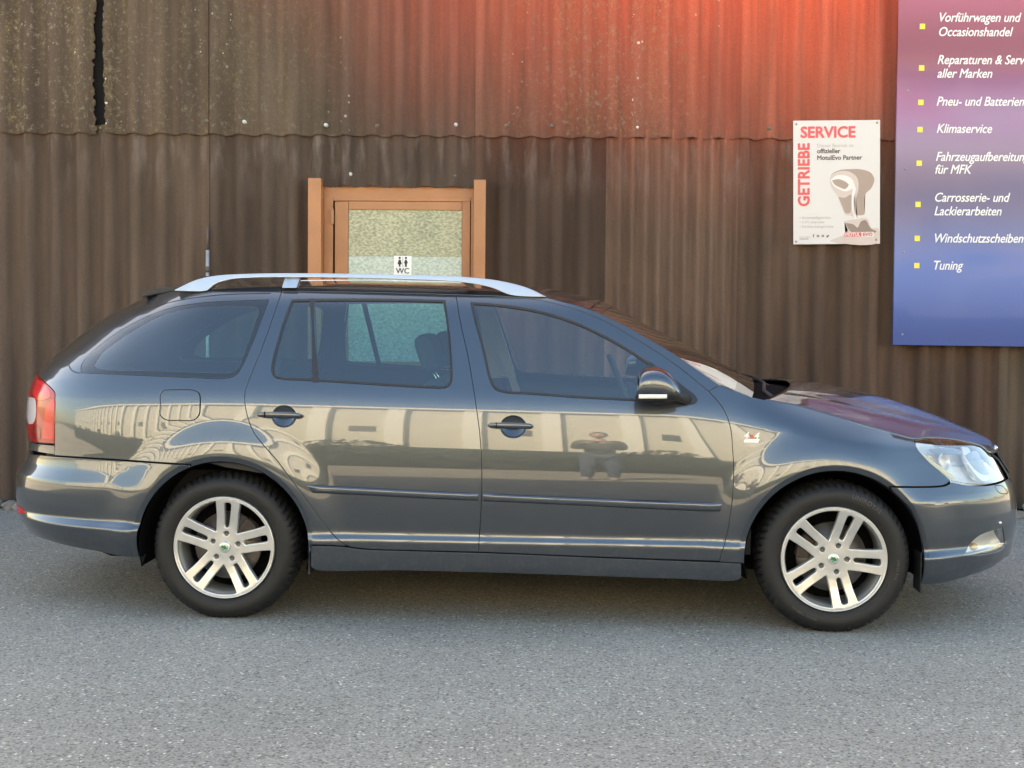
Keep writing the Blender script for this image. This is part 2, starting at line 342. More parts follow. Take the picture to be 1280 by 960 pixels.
def plate(outer, holes, mapf, res=0.014, gap=0.0022, flange=0.014, rim=0.0012, extra=None):
    """triangulated plate of a 2-D outline with holes, lifted by mapf(s, z, off) -> points, normals; edges rolled inwards.
    returns verts, faces, normals"""
    outer = dedupe(outer, 0.0012); outer = outer if area2(outer) > 0 else outer[::-1]
    holes = [dedupe(h, 0.0012) for h in holes]; holes = [h if area2(h) > 0 else h[::-1] for h in holes]
    loops = [offset_loop(outer, -gap)] + [offset_loop(h, gap) for h in holes]
    lo, hi = outer.min(0), outer.max(0)
    gx, gy = np.meshgrid(np.arange(lo[0], hi[0], res), np.arange(lo[1], hi[1], res))
    gx = gx + (np.arange(gx.shape[0]) % 2)[:, None] * res * 0.5
    q = np.stack([gx.ravel(), gy.ravel()], 1)
    if extra is not None and len(extra):
        ex = extra[(extra >= lo).all(1) & (extra <= hi).all(1)]
        if len(ex):
            keep = np.ones(len(q), bool)
            for i in range(0, len(q), 1500):
                d2 = ((q[i:i + 1500, None] - ex[None]) ** 2).sum(2).min(1); keep[i:i + 1500] = d2 > (res * .62) ** 2
            q = np.vstack([ex, q[keep]])
    ok = inside_poly(q, loops[0])
    for h in loops[1:]: ok &= ~inside_poly(q, h)
    q = q[ok]
    for l in loops: q = q[seg_dist(q, l) > min(res * 0.45, .004)] if len(q) else q
    pts = [Vector(p) for l in loops for p in l] + [Vector(p) for p in q]
    edges, base = [], 0
    for l in loops:
        n = len(l); edges += [(base + i, base + (i + 1) % n) for i in range(n)]; base += n
    r = geometry.delaunay_2d_cdt(pts, edges, [], 0, 1e-7)
    V = np.array([tuple(v) for v in r[0]]); T = np.array([f for f in r[2] if len(f) == 3])
    c = V[T].mean(1); ok = inside_poly(c, loops[0])
    for h in loops[1:]: ok &= ~inside_poly(c, h)
    T = T[ok]
    A = V[T]; ar = (A[:, 1, 0] - A[:, 0, 0]) * (A[:, 2, 1] - A[:, 0, 1]) - (A[:, 1, 1] - A[:, 0, 1]) * (A[:, 2, 0] - A[:, 0, 0])
    T[ar < 0] = T[ar < 0][:, ::-1]
    P, N = mapf(V[:, 0], V[:, 1], 0.0)
    verts, norms, faces = [P], [N], [T.tolist()]; nv = len(P)
    if flange:
        for li, l in enumerate(loops):
            sg = 1.0 if li == 0 else -1.0
            l1, l2 = offset_loop(l, sg * rim), offset_loop(l, sg * rim * 1.15)
            P0, N0 = mapf(l[:, 0], l[:, 1], 0.0); P1, N1 = mapf(l1[:, 0], l1[:, 1], -rim * 0.9); P2, N2 = mapf(l2[:, 0], l2[:, 1], -flange)
            out = P1 - P0; out /= np.maximum(np.linalg.norm(out, axis=1, keepdims=True), 1e-9)
            side = out - (out * N0).sum(1, keepdims=True) * N0; side /= np.maximum(np.linalg.norm(side, axis=1, keepdims=True), 1e-9)
            n1 = N0 * 0.5 + side; n1 /= np.linalg.norm(n1, axis=1, keepdims=True)
            n = len(l); rings = [P0, P1, P2]; verts += rings; norms += [N0, n1, side]
            F = []
            for k in range(2):
                a, b = nv + k * n, nv + (k + 1) * n
                for i in range(n):
                    j = (i + 1) % n; q4 = (a + i, b + i, b + j, a + j)
                    F.append(q4 if li == 0 else q4[::-1])
            faces.append(F); nv += 3 * n
    return np.vstack(verts), [f for F in faces for f in F], np.vstack(norms)
def skin_map(side, off0=0.0, off_fn=None):
    def m(s, z, off):
        o = np.zeros_like(s) + off0 + off
        if off_fn is not None: o = o + off_fn(s, z)
        P, N = skin_point(s, z, side, o)
        if off_fn is not None:
            e = 0.002
            def q(a, b): return skin_point(a, b, side, off0 + off_fn(a, b))[0]
            N2 = np.cross(q(s, z + e) - q(s, z - e), q(s + e, z) - q(s - e, z)); N2 /= np.maximum(np.linalg.norm(N2, axis=1, keepdims=True), 1e-12)
            N = N2 * side
        return P, N
    return m
def crease_points():
    E = []
    for xw in (-WHEEL_X, WHEEL_X):
        for r in np.arange(ARCH_R + .005, ARCH_R + .06, .0075):
            for a in np.radians(np.arange(-22, 203, 1.7)):
                x, z = xw + r * math.cos(a), WHEEL_Z + r * math.sin(a); E.append((x_to_s(x, z), z))
    def rows(s0, s1, zs):
        for z in zs:
            for s_ in np.arange(s0, s1, .016):
                xx = float(skin(s_, z)[0])
                if min(math.hypot(xx + WHEEL_X, z - WHEEL_Z), math.hypot(xx - WHEEL_X, z - WHEEL_Z)) > ARCH_R + .065: E.append((s_, z))
    rows(-.95, .95, np.arange(.338, .41, .0085))
    for sg in (0, 1):
        a, b = (2 * S_REAR + 1.60, -1.60); rows(a, b, np.arange(.362, .43, .0085)) if sg == 0 else None; rows(a, b, (.541, .549, .557, .565)) if sg == 0 else None
    rows(1.60, 2 * S_FRONT - 1.60, np.arange(.297, .362, .0085)); rows(1.60, 2 * S_FRONT - 1.60, (.549, .557, .565, .573))
    return np.array(E)
CREASES = crease_points()
def skin_panel(name, outer, holes, m, parent, side=-1, off=0.0, off_fn=None, **k):
    if off_fn is None and k.get('res', .014) < .02: k.setdefault('extra', CREASES)
    v, f, n = plate(outer, holes, skin_map(side, off, off_fn), **k)
    if side > 0: f = [q[::-1] for q in f]
    me_n = [tuple(a) for a in n]
    o = mesh_obj(name, v, f, m, parent, True, me_n)
    return o
def px_curve(pieces, step=3.0):
    """pieces: list of smooth runs in photo pixels (corners where runs meet) or arrays already in (s, z)"""
    out = []
    for p in pieces:
        if isinstance(p, np.ndarray): out += list(p)
        else: out += [on_skin(u, v) for u, v in catmull(p, step)]
    return dedupe(out, 0.0008)
def arch(xw, a0, a1, r=ARCH_R, n=60):
    t = np.radians(np.linspace(a0, a1, n)); return np.array([[x_to_s(xw + r * math.cos(a), WHEEL_Z + r * math.sin(a)), WHEEL_Z + r * math.sin(a)] for a in t])
def mirror_rear(p): q = p.copy(); q[:, 0] = 2 * S_REAR - q[:, 0]; return q
def mirror_front(p): q = p.copy(); q[:, 0] = 2 * S_FRONT - q[:, 0]; return q
def text_mesh(name, body, size, m, parent, origin, xdir, ydir, shear=0.0, bold=0.0, depth=0.0006, align='LEFT', scale_x=1.0, spacing=1.0):
    cu = bpy.data.curves.new(name, 'FONT'); cu.body = body; cu.size = size; cu.shear = shear; cu.offset = bold; cu.extrude = depth
    cu.offset = 0.0; cu.align_x = align; cu.space_character = spacing; cu.resolution_u = 3
    tmp = bpy.data.objects.new('tmp', cu); COL.objects.link(tmp)
    dg = bpy.context.evaluated_depsgraph_get(); me = bpy.data.meshes.new_from_object(tmp.evaluated_get(dg)); bpy.data.objects.remove(tmp); bpy.data.curves.remove(cu)
    X = Vector(xdir).normalized(); Y = Vector(ydir).normalized(); Z = X.cross(Y)
    if bold:                                     # heavier strokes: shifted copies, each a hair higher than the last
        co = np.array([tuple(v.co) for v in me.vertices]); fs = [tuple(p.vertices) for p in me.polygons]; allv, allf = [], []
        for k_, (dx, dy) in enumerate(((0, 0), (-1, 0), (1, 0), (0, -1), (0, 1), (.7, .7), (-.7, .7), (.7, -.7), (-.7, -.7))):
            b0 = len(allv); allv += [(c[0] + dx * bold, c[1] + dy * bold, c[2] + k_ * .00012) for c in co]; allf += [tuple(b0 + i for i in f) for f in fs]
        me = bpy.data.meshes.new(name); me.from_pydata(allv, [], allf); me.update()
    for v in me.vertices: v.co = Vector(origin) + X * v.co.x * scale_x + Y * v.co.y + Z * v.co.z
    me.materials.clear(); me.materials.append(m); me.name = name
    o = bpy.data.objects.new(name, me); COL.objects.link(o); o.parent = parent
    return o

# ================================================================ THE SETTING
def asphalt():
    m, nt, b = nodes_of('worn_asphalt'); L = nt.links.new
    tc = nt.nodes.new('ShaderNodeTexCoord')
    def noise(s, d=4, r=0.6):
        n = nt.nodes.new('ShaderNodeTexNoise'); n.inputs['Scale'].default_value = s; n.inputs['Detail'].default_value = d; n.inputs['Roughness'].default_value = r
        L(tc.outputs['Object'], n.inputs['Vector']); return n
    big, fine = noise(0.55, 5), noise(105, 3, 0.75)
    vor = nt.nodes.new('ShaderNodeTexVoronoi'); vor.inputs['Scale'].default_value = 125; L(tc.outputs['Object'], vor.inputs['Vector'])
    vr = nt.nodes.new('ShaderNodeValToRGB'); vr.color_ramp.elements[0].color = (.195, .180, .156, 1); vr.color_ramp.elements[0].position = .30
    vr.color_ramp.elements[1].color = (.48, .448, .39, 1); vr.color_ramp.elements[1].position = .78
    e = vr.color_ramp.elements.new(.52); e.color = (.335, .313, .272, 1)
    L(fine.outputs[0], vr.inputs[0])
    # per-stone tone
    sep = nt.nodes.new('ShaderNodeSeparateColor'); L(vor.outputs['Color'], sep.inputs[0])
    st = nt.nodes.new('ShaderNodeValToRGB'); st.color_ramp.interpolation = 'CONSTANT'
    st.color_ramp.elements[0].color = (.55, .55, .55, 1); st.color_ramp.elements[1].position = .12; st.color_ramp.elements[1].color = (.9, .9, .9, 1)
    for p, c in ((.5, 1.03), (.82, 1.15), (.965, 1.6), (.99, 2.2)):
        e = st.color_ramp.elements.new(p); e.color = (c, c, c * .98, 1)
    L(sep.outputs[0], st.inputs[0])
    mul = nt.nodes.new('ShaderNodeMix'); mul.data_type = 'RGBA'; mul.blend_type = 'MULTIPLY'; mul.inputs[0].default_value = 1; mul.clamp_result = False
    L(vr.outputs[0], mul.inputs[6]); L(st.outputs[0], mul.inputs[7])
    br = nt.nodes.new('ShaderNodeMapRange'); br.inputs[1].default_value = .3; br.inputs[2].default_value = .7; br.inputs[3].default_value = .86; br.inputs[4].default_value = 1.12
    L(big.outputs[0], br.inputs[0])
    mul2 = nt.nodes.new('ShaderNodeVectorMath'); mul2.operation = 'SCALE'; L(mul.outputs[2], mul2.inputs[0]); L(br.outputs[0], mul2.inputs['Scale'])
    L(mul2.outputs[0], b.inputs['Base Color']); b.inputs['Roughness'].default_value = .85; b.inputs['Specular IOR Level'].default_value = .3
    bp = nt.nodes.new('ShaderNodeBump'); bp.inputs['Strength'].default_value = .7; bp.inputs['Distance'].default_value = .004
    ad = nt.nodes.new('ShaderNodeMath'); ad.operation = 'ADD'; L(fine.outputs[0], ad.inputs[0]); L(sep.outputs[1], ad.inputs[1])
    L(ad.outputs[0], bp.inputs['Height']); L(bp.outputs[0], b.inputs['Normal'])
    return m
_bm = bmesh.new(); box_bm(_bm, -200, 200, -200, 200, -0.3, 0.0)
setting(bm_obj('asphalt_yard', _bm, asphalt()))

# ---- fibre-cement sheets
def sheet_mat():
    m, nt, b = nodes_of('weathered_fibre_cement'); L = nt.links.new
    tc = nt.nodes.new('ShaderNodeTexCoord'); oi = nt.nodes.new('ShaderNodeObjectInfo'); sp = nt.nodes.new('ShaderNodeSeparateXYZ'); L(tc.outputs['Object'], sp.inputs[0])
    def noise(s, sc=(1, 1, 1), d=5, r=.6):
        mp = nt.nodes.new('ShaderNodeMapping'); mp.inputs['Scale'].default_value = sc; L(tc.outputs['Object'], mp.inputs[0])
        n = nt.nodes.new('ShaderNodeTexNoise'); n.inputs['Scale'].default_value = s; n.inputs['Detail'].default_value = d; n.inputs['Roughness'].default_value = r
        L(mp.outputs[0], n.inputs['Vector']); return n.outputs[0]
    def rng(v, a, b_, c, d):
        r = nt.nodes.new('ShaderNodeMapRange'); r.inputs[1].default_value = a; r.inputs[2].default_value = b_; r.inputs[3].default_value = c; r.inputs[4].default_value = d; L(v, r.inputs[0]); return r.outputs[0]
    def mth(op, a, c, clamp=False):
        n = nt.nodes.new('ShaderNodeMath'); n.operation = op; n.use_clamp = clamp
        for i, q in enumerate((a, c)):
            if isinstance(q, (int, float)): n.inputs[i].default_value = q
            else: L(q, n.inputs[i])
        return n.outputs[0]
    def mix(f, a, c, mode='MIX'):
        n = nt.nodes.new('ShaderNodeMix'); n.data_type = 'RGBA'; n.blend_type = mode
        for i, q in ((0, f), (6, a), (7, c)):
            if isinstance(q, (int, float)): n.inputs[i].default_value = q
            elif isinstance(q, tuple): n.inputs[i].default_value = (*q, 1)
            else: L(q, n.inputs[i])
        return n.outputs[2]
    brown = mix(rng(noise(2.2, (1.6, 1, .28)), .3, .7, 0, 1), (.078, .053, .039), (.150, .105, .078))
    # radial red lens-flare glow painted into the sheet colour, strongest upper right
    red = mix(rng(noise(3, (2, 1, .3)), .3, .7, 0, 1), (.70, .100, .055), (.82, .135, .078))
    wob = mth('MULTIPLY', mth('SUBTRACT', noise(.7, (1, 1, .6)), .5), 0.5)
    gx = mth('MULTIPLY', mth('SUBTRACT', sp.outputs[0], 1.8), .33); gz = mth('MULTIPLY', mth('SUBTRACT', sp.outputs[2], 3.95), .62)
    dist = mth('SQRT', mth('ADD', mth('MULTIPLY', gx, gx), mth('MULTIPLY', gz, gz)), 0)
    flare_mask = rng(mth('ADD', dist, wob), .12, 1.32, 1, 0)
    nz = nt.nodes.new('ShaderNodeClamp'); L(flare_mask, nz.inputs[0])
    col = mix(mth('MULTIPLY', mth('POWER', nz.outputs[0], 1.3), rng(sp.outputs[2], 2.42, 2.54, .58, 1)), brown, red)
    tint = nt.nodes.new('ShaderNodeVectorMath'); tint.operation = 'MULTIPLY'; L(col, tint.inputs[0]); L(oi.outputs['Color'], tint.inputs[1]); col = tint.outputs[0]
    # vertical wash streaks
    col = mix(mth('MULTIPLY', rng(noise(9, (2.2, 1, .10), 3), .42, .68, 0, 1), .32), col, (.052, .038, .032))
    # pale bloom under the overlap
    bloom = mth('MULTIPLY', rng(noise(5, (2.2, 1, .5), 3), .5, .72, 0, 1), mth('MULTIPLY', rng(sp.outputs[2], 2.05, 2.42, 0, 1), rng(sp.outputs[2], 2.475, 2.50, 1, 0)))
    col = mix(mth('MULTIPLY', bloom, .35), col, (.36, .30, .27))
    # grain
    g = rng(noise(150, (1, 1, 1), 2, .7), .25, .75, .80, 1.20)
    gv = nt.nodes.new('ShaderNodeVectorMath'); gv.operation = 'SCALE'; L(col, gv.inputs[0]); L(g, gv.inputs['Scale']); col = gv.outputs[0]
    # lichen: yellow-green crust and white spots on the upper rows, mostly left
    up = rng(sp.outputs[2], 2.48, 2.51, 0, 1)
    left = mth('ADD', rng(sp.outputs[0], -3.0, -.9, 1, .12), mth('MULTIPLY', rng(mth('ABSOLUTE', mth('SUBTRACT', sp.outputs[0], .62), 0), .1, .8, 1, 0), .8))
    strip = rng(noise(4.5, (2.0, 1, .12), 2), .42, .62, 0, 1)
    yel = mth('MULTIPLY', mth('MULTIPLY', rng(noise(42, (1, 1, .8), 5, .8), .50, .66, 0, 1), strip), mth('MULTIPLY', up, left), True)
    col = mix(mth('MULTIPLY', yel, .55), col, (.30, .245, .085))
    grey = mth('MULTIPLY', mth('MULTIPLY', rng(noise(30, (1, 1, 1), 4, .75), .55, .65, 0, 1), up), mth('MULTIPLY', left, .5), True)
    col = mix(grey, col, (.30, .27, .20))
    vo = nt.nodes.new('ShaderNodeTexVoronoi'); vo.inputs['Scale'].default_value = 34; L(tc.outputs['Object'], vo.inputs['Vector'])
    vs = nt.nodes.new('ShaderNodeSeparateColor'); L(vo.outputs['Color'], vs.inputs[0])
    spot = mth('MULTIPLY', mth('LESS_THAN', vo.outputs['Distance'], mth('MULTIPLY', vs.outputs[1], .34)), mth('GREATER_THAN', vs.outputs[0], .78))
    spot = mth('MULTIPLY', mth('MULTIPLY', spot, mth('MULTIPLY', up, rng(noise(1.6), .5, .62, 0, 1))), mth('GREATER_THAN', left, .18))
    col = mix(mth('MULTIPLY', spot, .9), col, (.66, .62, .50))
    L(col, b.inputs['Base Color']); b.inputs['Roughness'].default_value = .88; b.inputs['Specular IOR Level'].default_value = .25
    bp = nt.nodes.new('ShaderNodeBump'); bp.inputs['Strength'].default_value = .5; bp.inputs['Distance'].default_value = .003
    L(noise(110, (1, 1, .8), 3, .7), bp.inputs['Height']); L(bp.outputs[0], b.inputs['Normal'])
    return m
SHEET = sheet_mat(); SHADE = mat('dark_void', (.01, .008, .007), rough=1)
WALL = tag(empty('corrugated_wall', (0, WALL_Y, 0)), 'tall shed wall of brown corrugated fibre cement sheets behind the car', 'wall')
def wl(p): return (p[0], p[1] - WALL_Y, p[2])
Z_ROW = float(wallpt(640, 171)[2]); Z_DOOR = float(wallpt(500, 233)[2])
def sheet(x0, x1, z0, z1, tintc, y=0.0, pitch=0.1766, amp=0.020, phase=0.0, jag0=None, jag1=None, wav=0.004, power=1.0):
    per = 14; nx = max(int((x1 - x0) / pitch * per), 4); nz = 14 if (jag0 or jag1) else 6
    if jag0 or jag1: nz = 190
    V, F = [], []
    lipj = [random.uniform(-.003, .003) for _ in range(nx + 1)]
    for j in range(nz + 1):
        t = j / nz
        for i in range(nx + 1):
            a0 = x0 + (jag0(z0 + (z1 - z0) * t) if jag0 else 0); a1 = x1 + (jag1(z0 + (z1 - z0) * t) if jag1 else 0)
            x = a0 + (a1 - a0) * i / nx
            w = math.cos(2 * math.pi * (x - phase) / pitch); w = math.copysign(abs(w) ** power, w)
            z = z0 + (z1 - z0) * t + ((lipj[i] + wav * w) if j == 0 else 0)
            V.append((x, y - amp * w, z))
    n = nx + 1
    for j in range(nz):
        for i in range(nx): F.append((j * n + i, j * n + i + 1, (j + 1) * n + i + 1, (j + 1) * n + i))
    # thickness: lower lip and both side edges turned back 7 mm
    def back(idx, flip):
        b0 = len(V)
        for k in idx: V.append((V[k][0], V[k][1] + .008, V[k][2]))
        for k in range(len(idx) - 1):
            q = (idx[k], b0 + k, b0 + k + 1, idx[k + 1]); F.append(q if not flip else q[::-1])
    back(list(range(n)), False); back([j * n for j in range(nz + 1)], True); back([j * n + nx for j in range(nz + 1)], False)
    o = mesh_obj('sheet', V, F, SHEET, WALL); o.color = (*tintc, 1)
    o.data.set_sharp_from_angle(angle=math.radians(50))
    return o
PW = 0.883; X0 = -2.030
def tnt(k): s = random.uniform(.90, 1.10); return (s * random.uniform(.97, 1.03), s, s * random.uniform(.97, 1.03))
DX0, DX1 = float(wallpt(403, 280)[0]), float(wallpt(594, 280)[0])
gap_l = float(wallpt(117.5, 90)[0]); gap_r = float(wallpt(131.5, 90)[0])
def jagf(seed, amt):
    r = random.Random(seed); k = [r.uniform(-amt, amt) for _ in range(400)]
    return lambda z: k[int(z * 62) % 400] * .9 + amt * math.sin(z * 5 + seed) * .8 + (0.010 if seed == 3 else -0.004) * (2.9 - z)
for k in range(-7, 9):
    a, b = X0 + PW * k, X0 + PW * (k + 1)
    lift = -0.006 if k % 2 else 0.0
    # lower row
    tl = {3: (1.32, 1.15, 1.08), 2: (.74, .66, .64), 1: (.82, .80, .82), 0: (.80, .78, .78), 4: (.98, .86, .80), 5: (.92, .78, .72), -1: (1.05, 1.02, 1.0), -2: (.98, .95, .95)}.get(k, tnt(k))
    kw = dict(pitch=PW / 10, amp=0.015, phase=a) if k == 3 else dict(pitch=PW / 5, phase=a + .03, amp=.027, power=.68)
    if k in (0, 1, 2):
        lo_cut = DX0 if k == 0 else None
        if k == 0:
            sheet(a, DX0 - .012, 0.02, Z_ROW + .06, tl, y=.022 + lift, **kw)
            sheet(DX0 - .012, b, Z_DOOR, Z_ROW + .06, tl, y=.022 + lift, **kw)
        elif k == 1: sheet(a, b, Z_DOOR, Z_ROW + .06, (.86, .84, .86), y=.022 + lift, **kw)
        
        if k == 2: sheet(a, b, 0.02, Z_ROW + .06, tl, y=.022 + lift, **kw)
    else: sheet(a, b, 0.02, Z_ROW + .06, tl, y=.022 + lift, **kw)
    # middle row (its lower edge laps over the lower row)
    tu = {-1: (1.0, .98, .94), 0: (1.0, 1.0, .96), 1: (.98, .96, .95), 2: (1.0, 1.0, .97), 3: (1.06, 1.02, .98), 4: (1.10, 1.08, 1.0)}.get(k, tnt(k))
    kw = dict(pitch=PW / 5, phase=a + .03, amp=.024, power=.8)
    if k == -1:
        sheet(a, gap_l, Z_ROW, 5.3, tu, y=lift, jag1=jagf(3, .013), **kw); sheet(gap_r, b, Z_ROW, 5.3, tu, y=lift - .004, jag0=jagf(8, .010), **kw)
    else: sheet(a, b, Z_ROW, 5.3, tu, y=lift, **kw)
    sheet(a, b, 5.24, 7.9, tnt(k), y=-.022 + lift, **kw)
def void_poly(x0, x1, z0, z1): box('wall_core', x0, x1, .058, .20, z0, z1, SHADE, WALL)
void_poly(X0 - 7 * PW, DX0 - .02, 0, 7.9); void_poly(DX1 + .02, X0 + 9 * PW, 0, 7.9); void_poly(DX0 - .02, DX1 + .02, Z_DOOR + .12, 7.9)
box('wall_core', DX0 - .3, DX1 + .3, .21, .26, 0, Z_DOOR + .3, SHADE, WALL)  # backing added behind the door to block sun leaking round its frame
box('roof_slab', X0 - 7 * PW, X0 + 9 * PW, .02, 9.0, 7.9, 8.05, SHADE, WALL)
WHITE_CAP = mat('white_screw_cap', (.60, .59, .56), rough=.5); DARK_CAP = mat('dull_screw_cap', (.16, .13, .11), rough=.6)
for i, (u, v, w) in enumerate([(407, 156, 1), (471, 157, 0), (569.5, 155.5, 1), (633, 157, 0), (797, 159, 1), (962, 160, 0), (437, 217, 1), (568, 219, 0), (258, 151, 0), (305, 152, 1), (134, 150, 0), (690, 157, 0), (1068, 160, 0)]):
    p = wallpt(u, v, WALL_Y - .03)
    vv, ff = lathe([(.0001, -.010), (.006, -.009), (.010, -.004), (.0135, .0), (.0135, .03)], 14)
    o = mesh_obj('screw', [(x + p[0], y + (-.024 if v < 170 else 0), z + p[2]) for x, y, z in vv], ff, WHITE_CAP if w else DARK_CAP, WALL)

# ---- toilet door in its recess
ORANGE = mat('orange_brown_paint', (.43, .178, .078), rough=.42, var=.10, vscale=5, bump=.15, bscale=60)
def frosted(name, c0, c1):
    m, nt, b = nodes_of(name); L = nt.links.new; tc = nt.nodes.new('ShaderNodeTexCoord')
    mp = nt.nodes.new('ShaderNodeMapping'); mp.inputs['Rotation'].default_value = (0, math.radians(28), 0); mp.inputs['Scale'].default_value = (.85, 1, 1.3); L(tc.outputs['Object'], mp.inputs[0])
    n = nt.nodes.new('ShaderNodeTexNoise'); n.inputs['Scale'].default_value = 58; n.inputs['Detail'].default_value = 2.5; L(mp.outputs[0], n.inputs['Vector'])
    r = nt.nodes.new('ShaderNodeValToRGB'); r.color_ramp.elements[0].color = (*c0, 1); r.color_ramp.elements[1].color = (*c1, 1); r.color_ramp.elements[0].position = .38; r.color_ramp.elements[1].position = .64
    L(n.outputs[0], r.inputs[0]); L(r.outputs[0], b.inputs['Base Color']); b.inputs['Roughness'].default_value = .25; b.inputs['Coat Weight'].default_value = .3
    bp = nt.nodes.new('ShaderNodeBump'); bp.inputs['Strength'].default_value = .9; bp.inputs['Distance'].default_value = .01; L(n.outputs[0], bp.inputs['Height']); L(bp.outputs[0], b.inputs['Normal'])
    return m
FROST_A = frosted('patterned_glass', (.27, .28, .18), (.48, .48, .32)); FROST_B = frosted('patterned_glass_film', (.38, .46, .39), (.57, .65, .58))
DOOR = tag(empty('toilet_door', (0, WALL_Y, 0)), 'orange framed toilet door with patterned glass set into the brown corrugated wall', 'door')
def wbox(name, u0, u1, v0, v1, y0, y1, m, par, bev=.002, zb=None):
    a, b = wallpt(u0, v1, WALL_Y), wallpt(u1, v0, WALL_Y)
    return box(name, a[0], b[0], y0, y1, zb if zb is not None else a[2], b[2], m, par, bev)
wbox('post', 387, 403.5, 224, 340, -.075, .10, ORANGE, DOOR, zb=0.0); wbox('post', 592, 607.5, 226, 340, -.075, .10, ORANGE, DOOR, zb=0.0)
wbox('header', 403.5, 592, 228, 246, .053, .10, ORANGE, DOOR); wbox('frame_upright', 403.5, 415, 246, 340, .045, .10, ORANGE, DOOR, zb=0.0)
wbox('frame_upright', 588, 592, 246, 340, .045, .10, ORANGE, DOOR, zb=0.0)
wbox('frame_head', 415, 588, 246.2, 250, .05, .10, ORANGE, DOOR)
LEAF = wbox('door_leaf', 417, 587.5, 251, 340, .075, .085, ORANGE, DOOR, 0, zb=.05)
a_ = wallpt(434, 349, WALL_Y); b_ = wallpt(577, 262, WALL_Y)
GZ0, GZM, GZ1 = .98, float(wallpt(500, 320, WALL_Y)[2]), float(b_[2])
wbox('stile', 417, 434, 251, 340, .055, .075, ORANGE, LEAF, zb=.05); wbox('stile', 577, 587.5, 251, 340, .055, .075, ORANGE, LEAF, zb=.05)
box('top_rail', a_[0], b_[0], .055, .075, GZ1, float(wallpt(500, 251, WALL_Y)[2]), ORANGE, LEAF, .002)
box('lower_panel', a_[0], b_[0], .055, .075, .05, GZ0, ORANGE, LEAF, .002)
box('glass_pane', a_[0], b_[0], .066, .072, GZM, GZ1, FROST_A, LEAF); box('film_strip', a_[0], b_[0], .0655, .072, GZ0, GZM - .001, FROST_B, LEAF)
wbox('hinge', 412, 416.5, 261, 280, .028, .05, ORANGE, DOOR, .003)
PLATE = mat('white_sign_plate', (.85, .85, .83), rough=.4); INK = mat('black_ink', (.015, .015, .015), rough=.5)
wc = tag(empty('toilet_sign', tuple(wallpt(503.5, 331, WALL_Y + .063))), 'small white WC sign with two black figures on the door glass', 'sign')
SW, SH = .0595, .060
box('plate', -SW, SW, -.002, 0, -SH - .01, SH, PLATE, wc, .0008)
text_mesh('lettering', 'WC', .052, INK, wc, (0, -.0035, -.058), (1, 0, 0), (0, 0, 1), align='CENTER', bold=.0006)
for sx in (-1, 1):
    cx = sx * .021
    v_, f_ = lathe([(.0001, -.0034), (.0075, -.0034), (.0075, -.002)], 16); mesh_obj('figure_head', [(x + cx, y, z + .046) for x, y, z in v_], f_, INK, wc)
    body = [(-.005, .034), (.005, .034), (.013, .012), (.007, .008), (.006, -.014), (-.006, -.014), (-.007, .008), (-.013, .012)] if sx > 0 else [(-.006, .034), (.006, .034), (.014, .008), (.012, .004), (.006, .002), (.004, -.014), (-.004, -.014), (-.006, .002), (-.012, .004), (-.014, .008)]
    extrude_poly('figure_body', [(cx + a, b) for a, b in body], -.0034, -.002, INK, wc)
box('divider', -.0008, .0008, -.0034, -.002, -.014, .052, INK, wc)

# ---- pipe on the wall
GALV = mat('galvanised_pipe', (.46, .45, .44), rough=.45, metal=.5, var=.2, vscale=20); DARKPIPE = mat('brown_painted_pipe', (.10, .075, .065), rough=.6)
pp = wallpt(259.5, 400, WALL_Y - .045); zt = float(wallpt(259.5, 283)[2]); zm = float(wallpt(259.5, 313)[2]); zc = float(wallpt(259, 337)[2])
pipe = tag(empty('wall_pipe', (float(pp[0]), float(pp[1]), 0)), 'thin vertical grey pipe with darker top on the brown wall behind the rear quarter window', 'pipe')
tube('pipe_body', [(0, 0, .02), (0, 0, 1.0), (0, 0, zm)], .0125, GALV, pipe, 12); tube('pipe_top', [(0, 0, zm), (0, 0, zt)], .0095, DARKPIPE, pipe, 12)
tube('coupling', [(0, 0, zc - .02), (0, 0, zc + .02)], .017, DARKPIPE, pipe, 12)

# ---- stones at the wall foot
def rock(x, y, r, m, label, grp=None):
    bm = bmesh.new(); bmesh.ops.create_icosphere(bm, subdivisions=3, radius=r)
    sd = random.uniform(0, 50); from mathutils import noise as mn
    for v in bm.verts:
        n = mn.noise(v.co / r * 1.1 + Vector((sd, sd, sd))) + .4 * mn.noise(v.co / r * 3 + Vector((sd, 0, 0)))
        v.co *= 1 + .38 * n; v.co.z *= .66; v.co = Vector([round(c / (r * .18)) * r * .18 * .5 + c * .5 for c in v.co])
    o = bm_obj('stone', bm, m, None, True); o.location = (x, y, r * .42); o.rotation_euler = (0, 0, random.uniform(0, 6)); tag(o, label, 'stone', grp); return o
STONE = mat('grey_limestone', (.20, .185, .165), rough=.9, bump=.8, bscale=30, var=.3, vscale=10); STONE_P = mat('pale_limestone', (.42, .39, .33), rough=.9, bump=.8, bscale=30, var=.25, vscale=10)
G = 'rubble stones along the foot of the wall'
for u, v, r, m, lb in [(2, 623, .065, STONE, 'leftmost dark rubble stone at the wall foot behind the rear bumper'), (13, 628, .05, STONE, 'flat grey stone against the wall foot just left of the rear bumper'), (24, 630, .045, STONE, 'small grey stone half hidden by the rear bumper'),
                       (1277, 625, .085, STONE_P, 'pale rubble stone at the wall foot right of the front bumper'), (1272, 640, .05, STONE, 'small grey stone in front of the pale one by the front bumper'), (1288, 632, .10, STONE_P, 'large pale stone cut off by the right edge of the photo')]:
    d = ray(u, v + 8); t = CAM_H / -d[2]; p = d * t
    rock(p[0], min(p[1], WALL_Y - .16), r, m, lb, G)

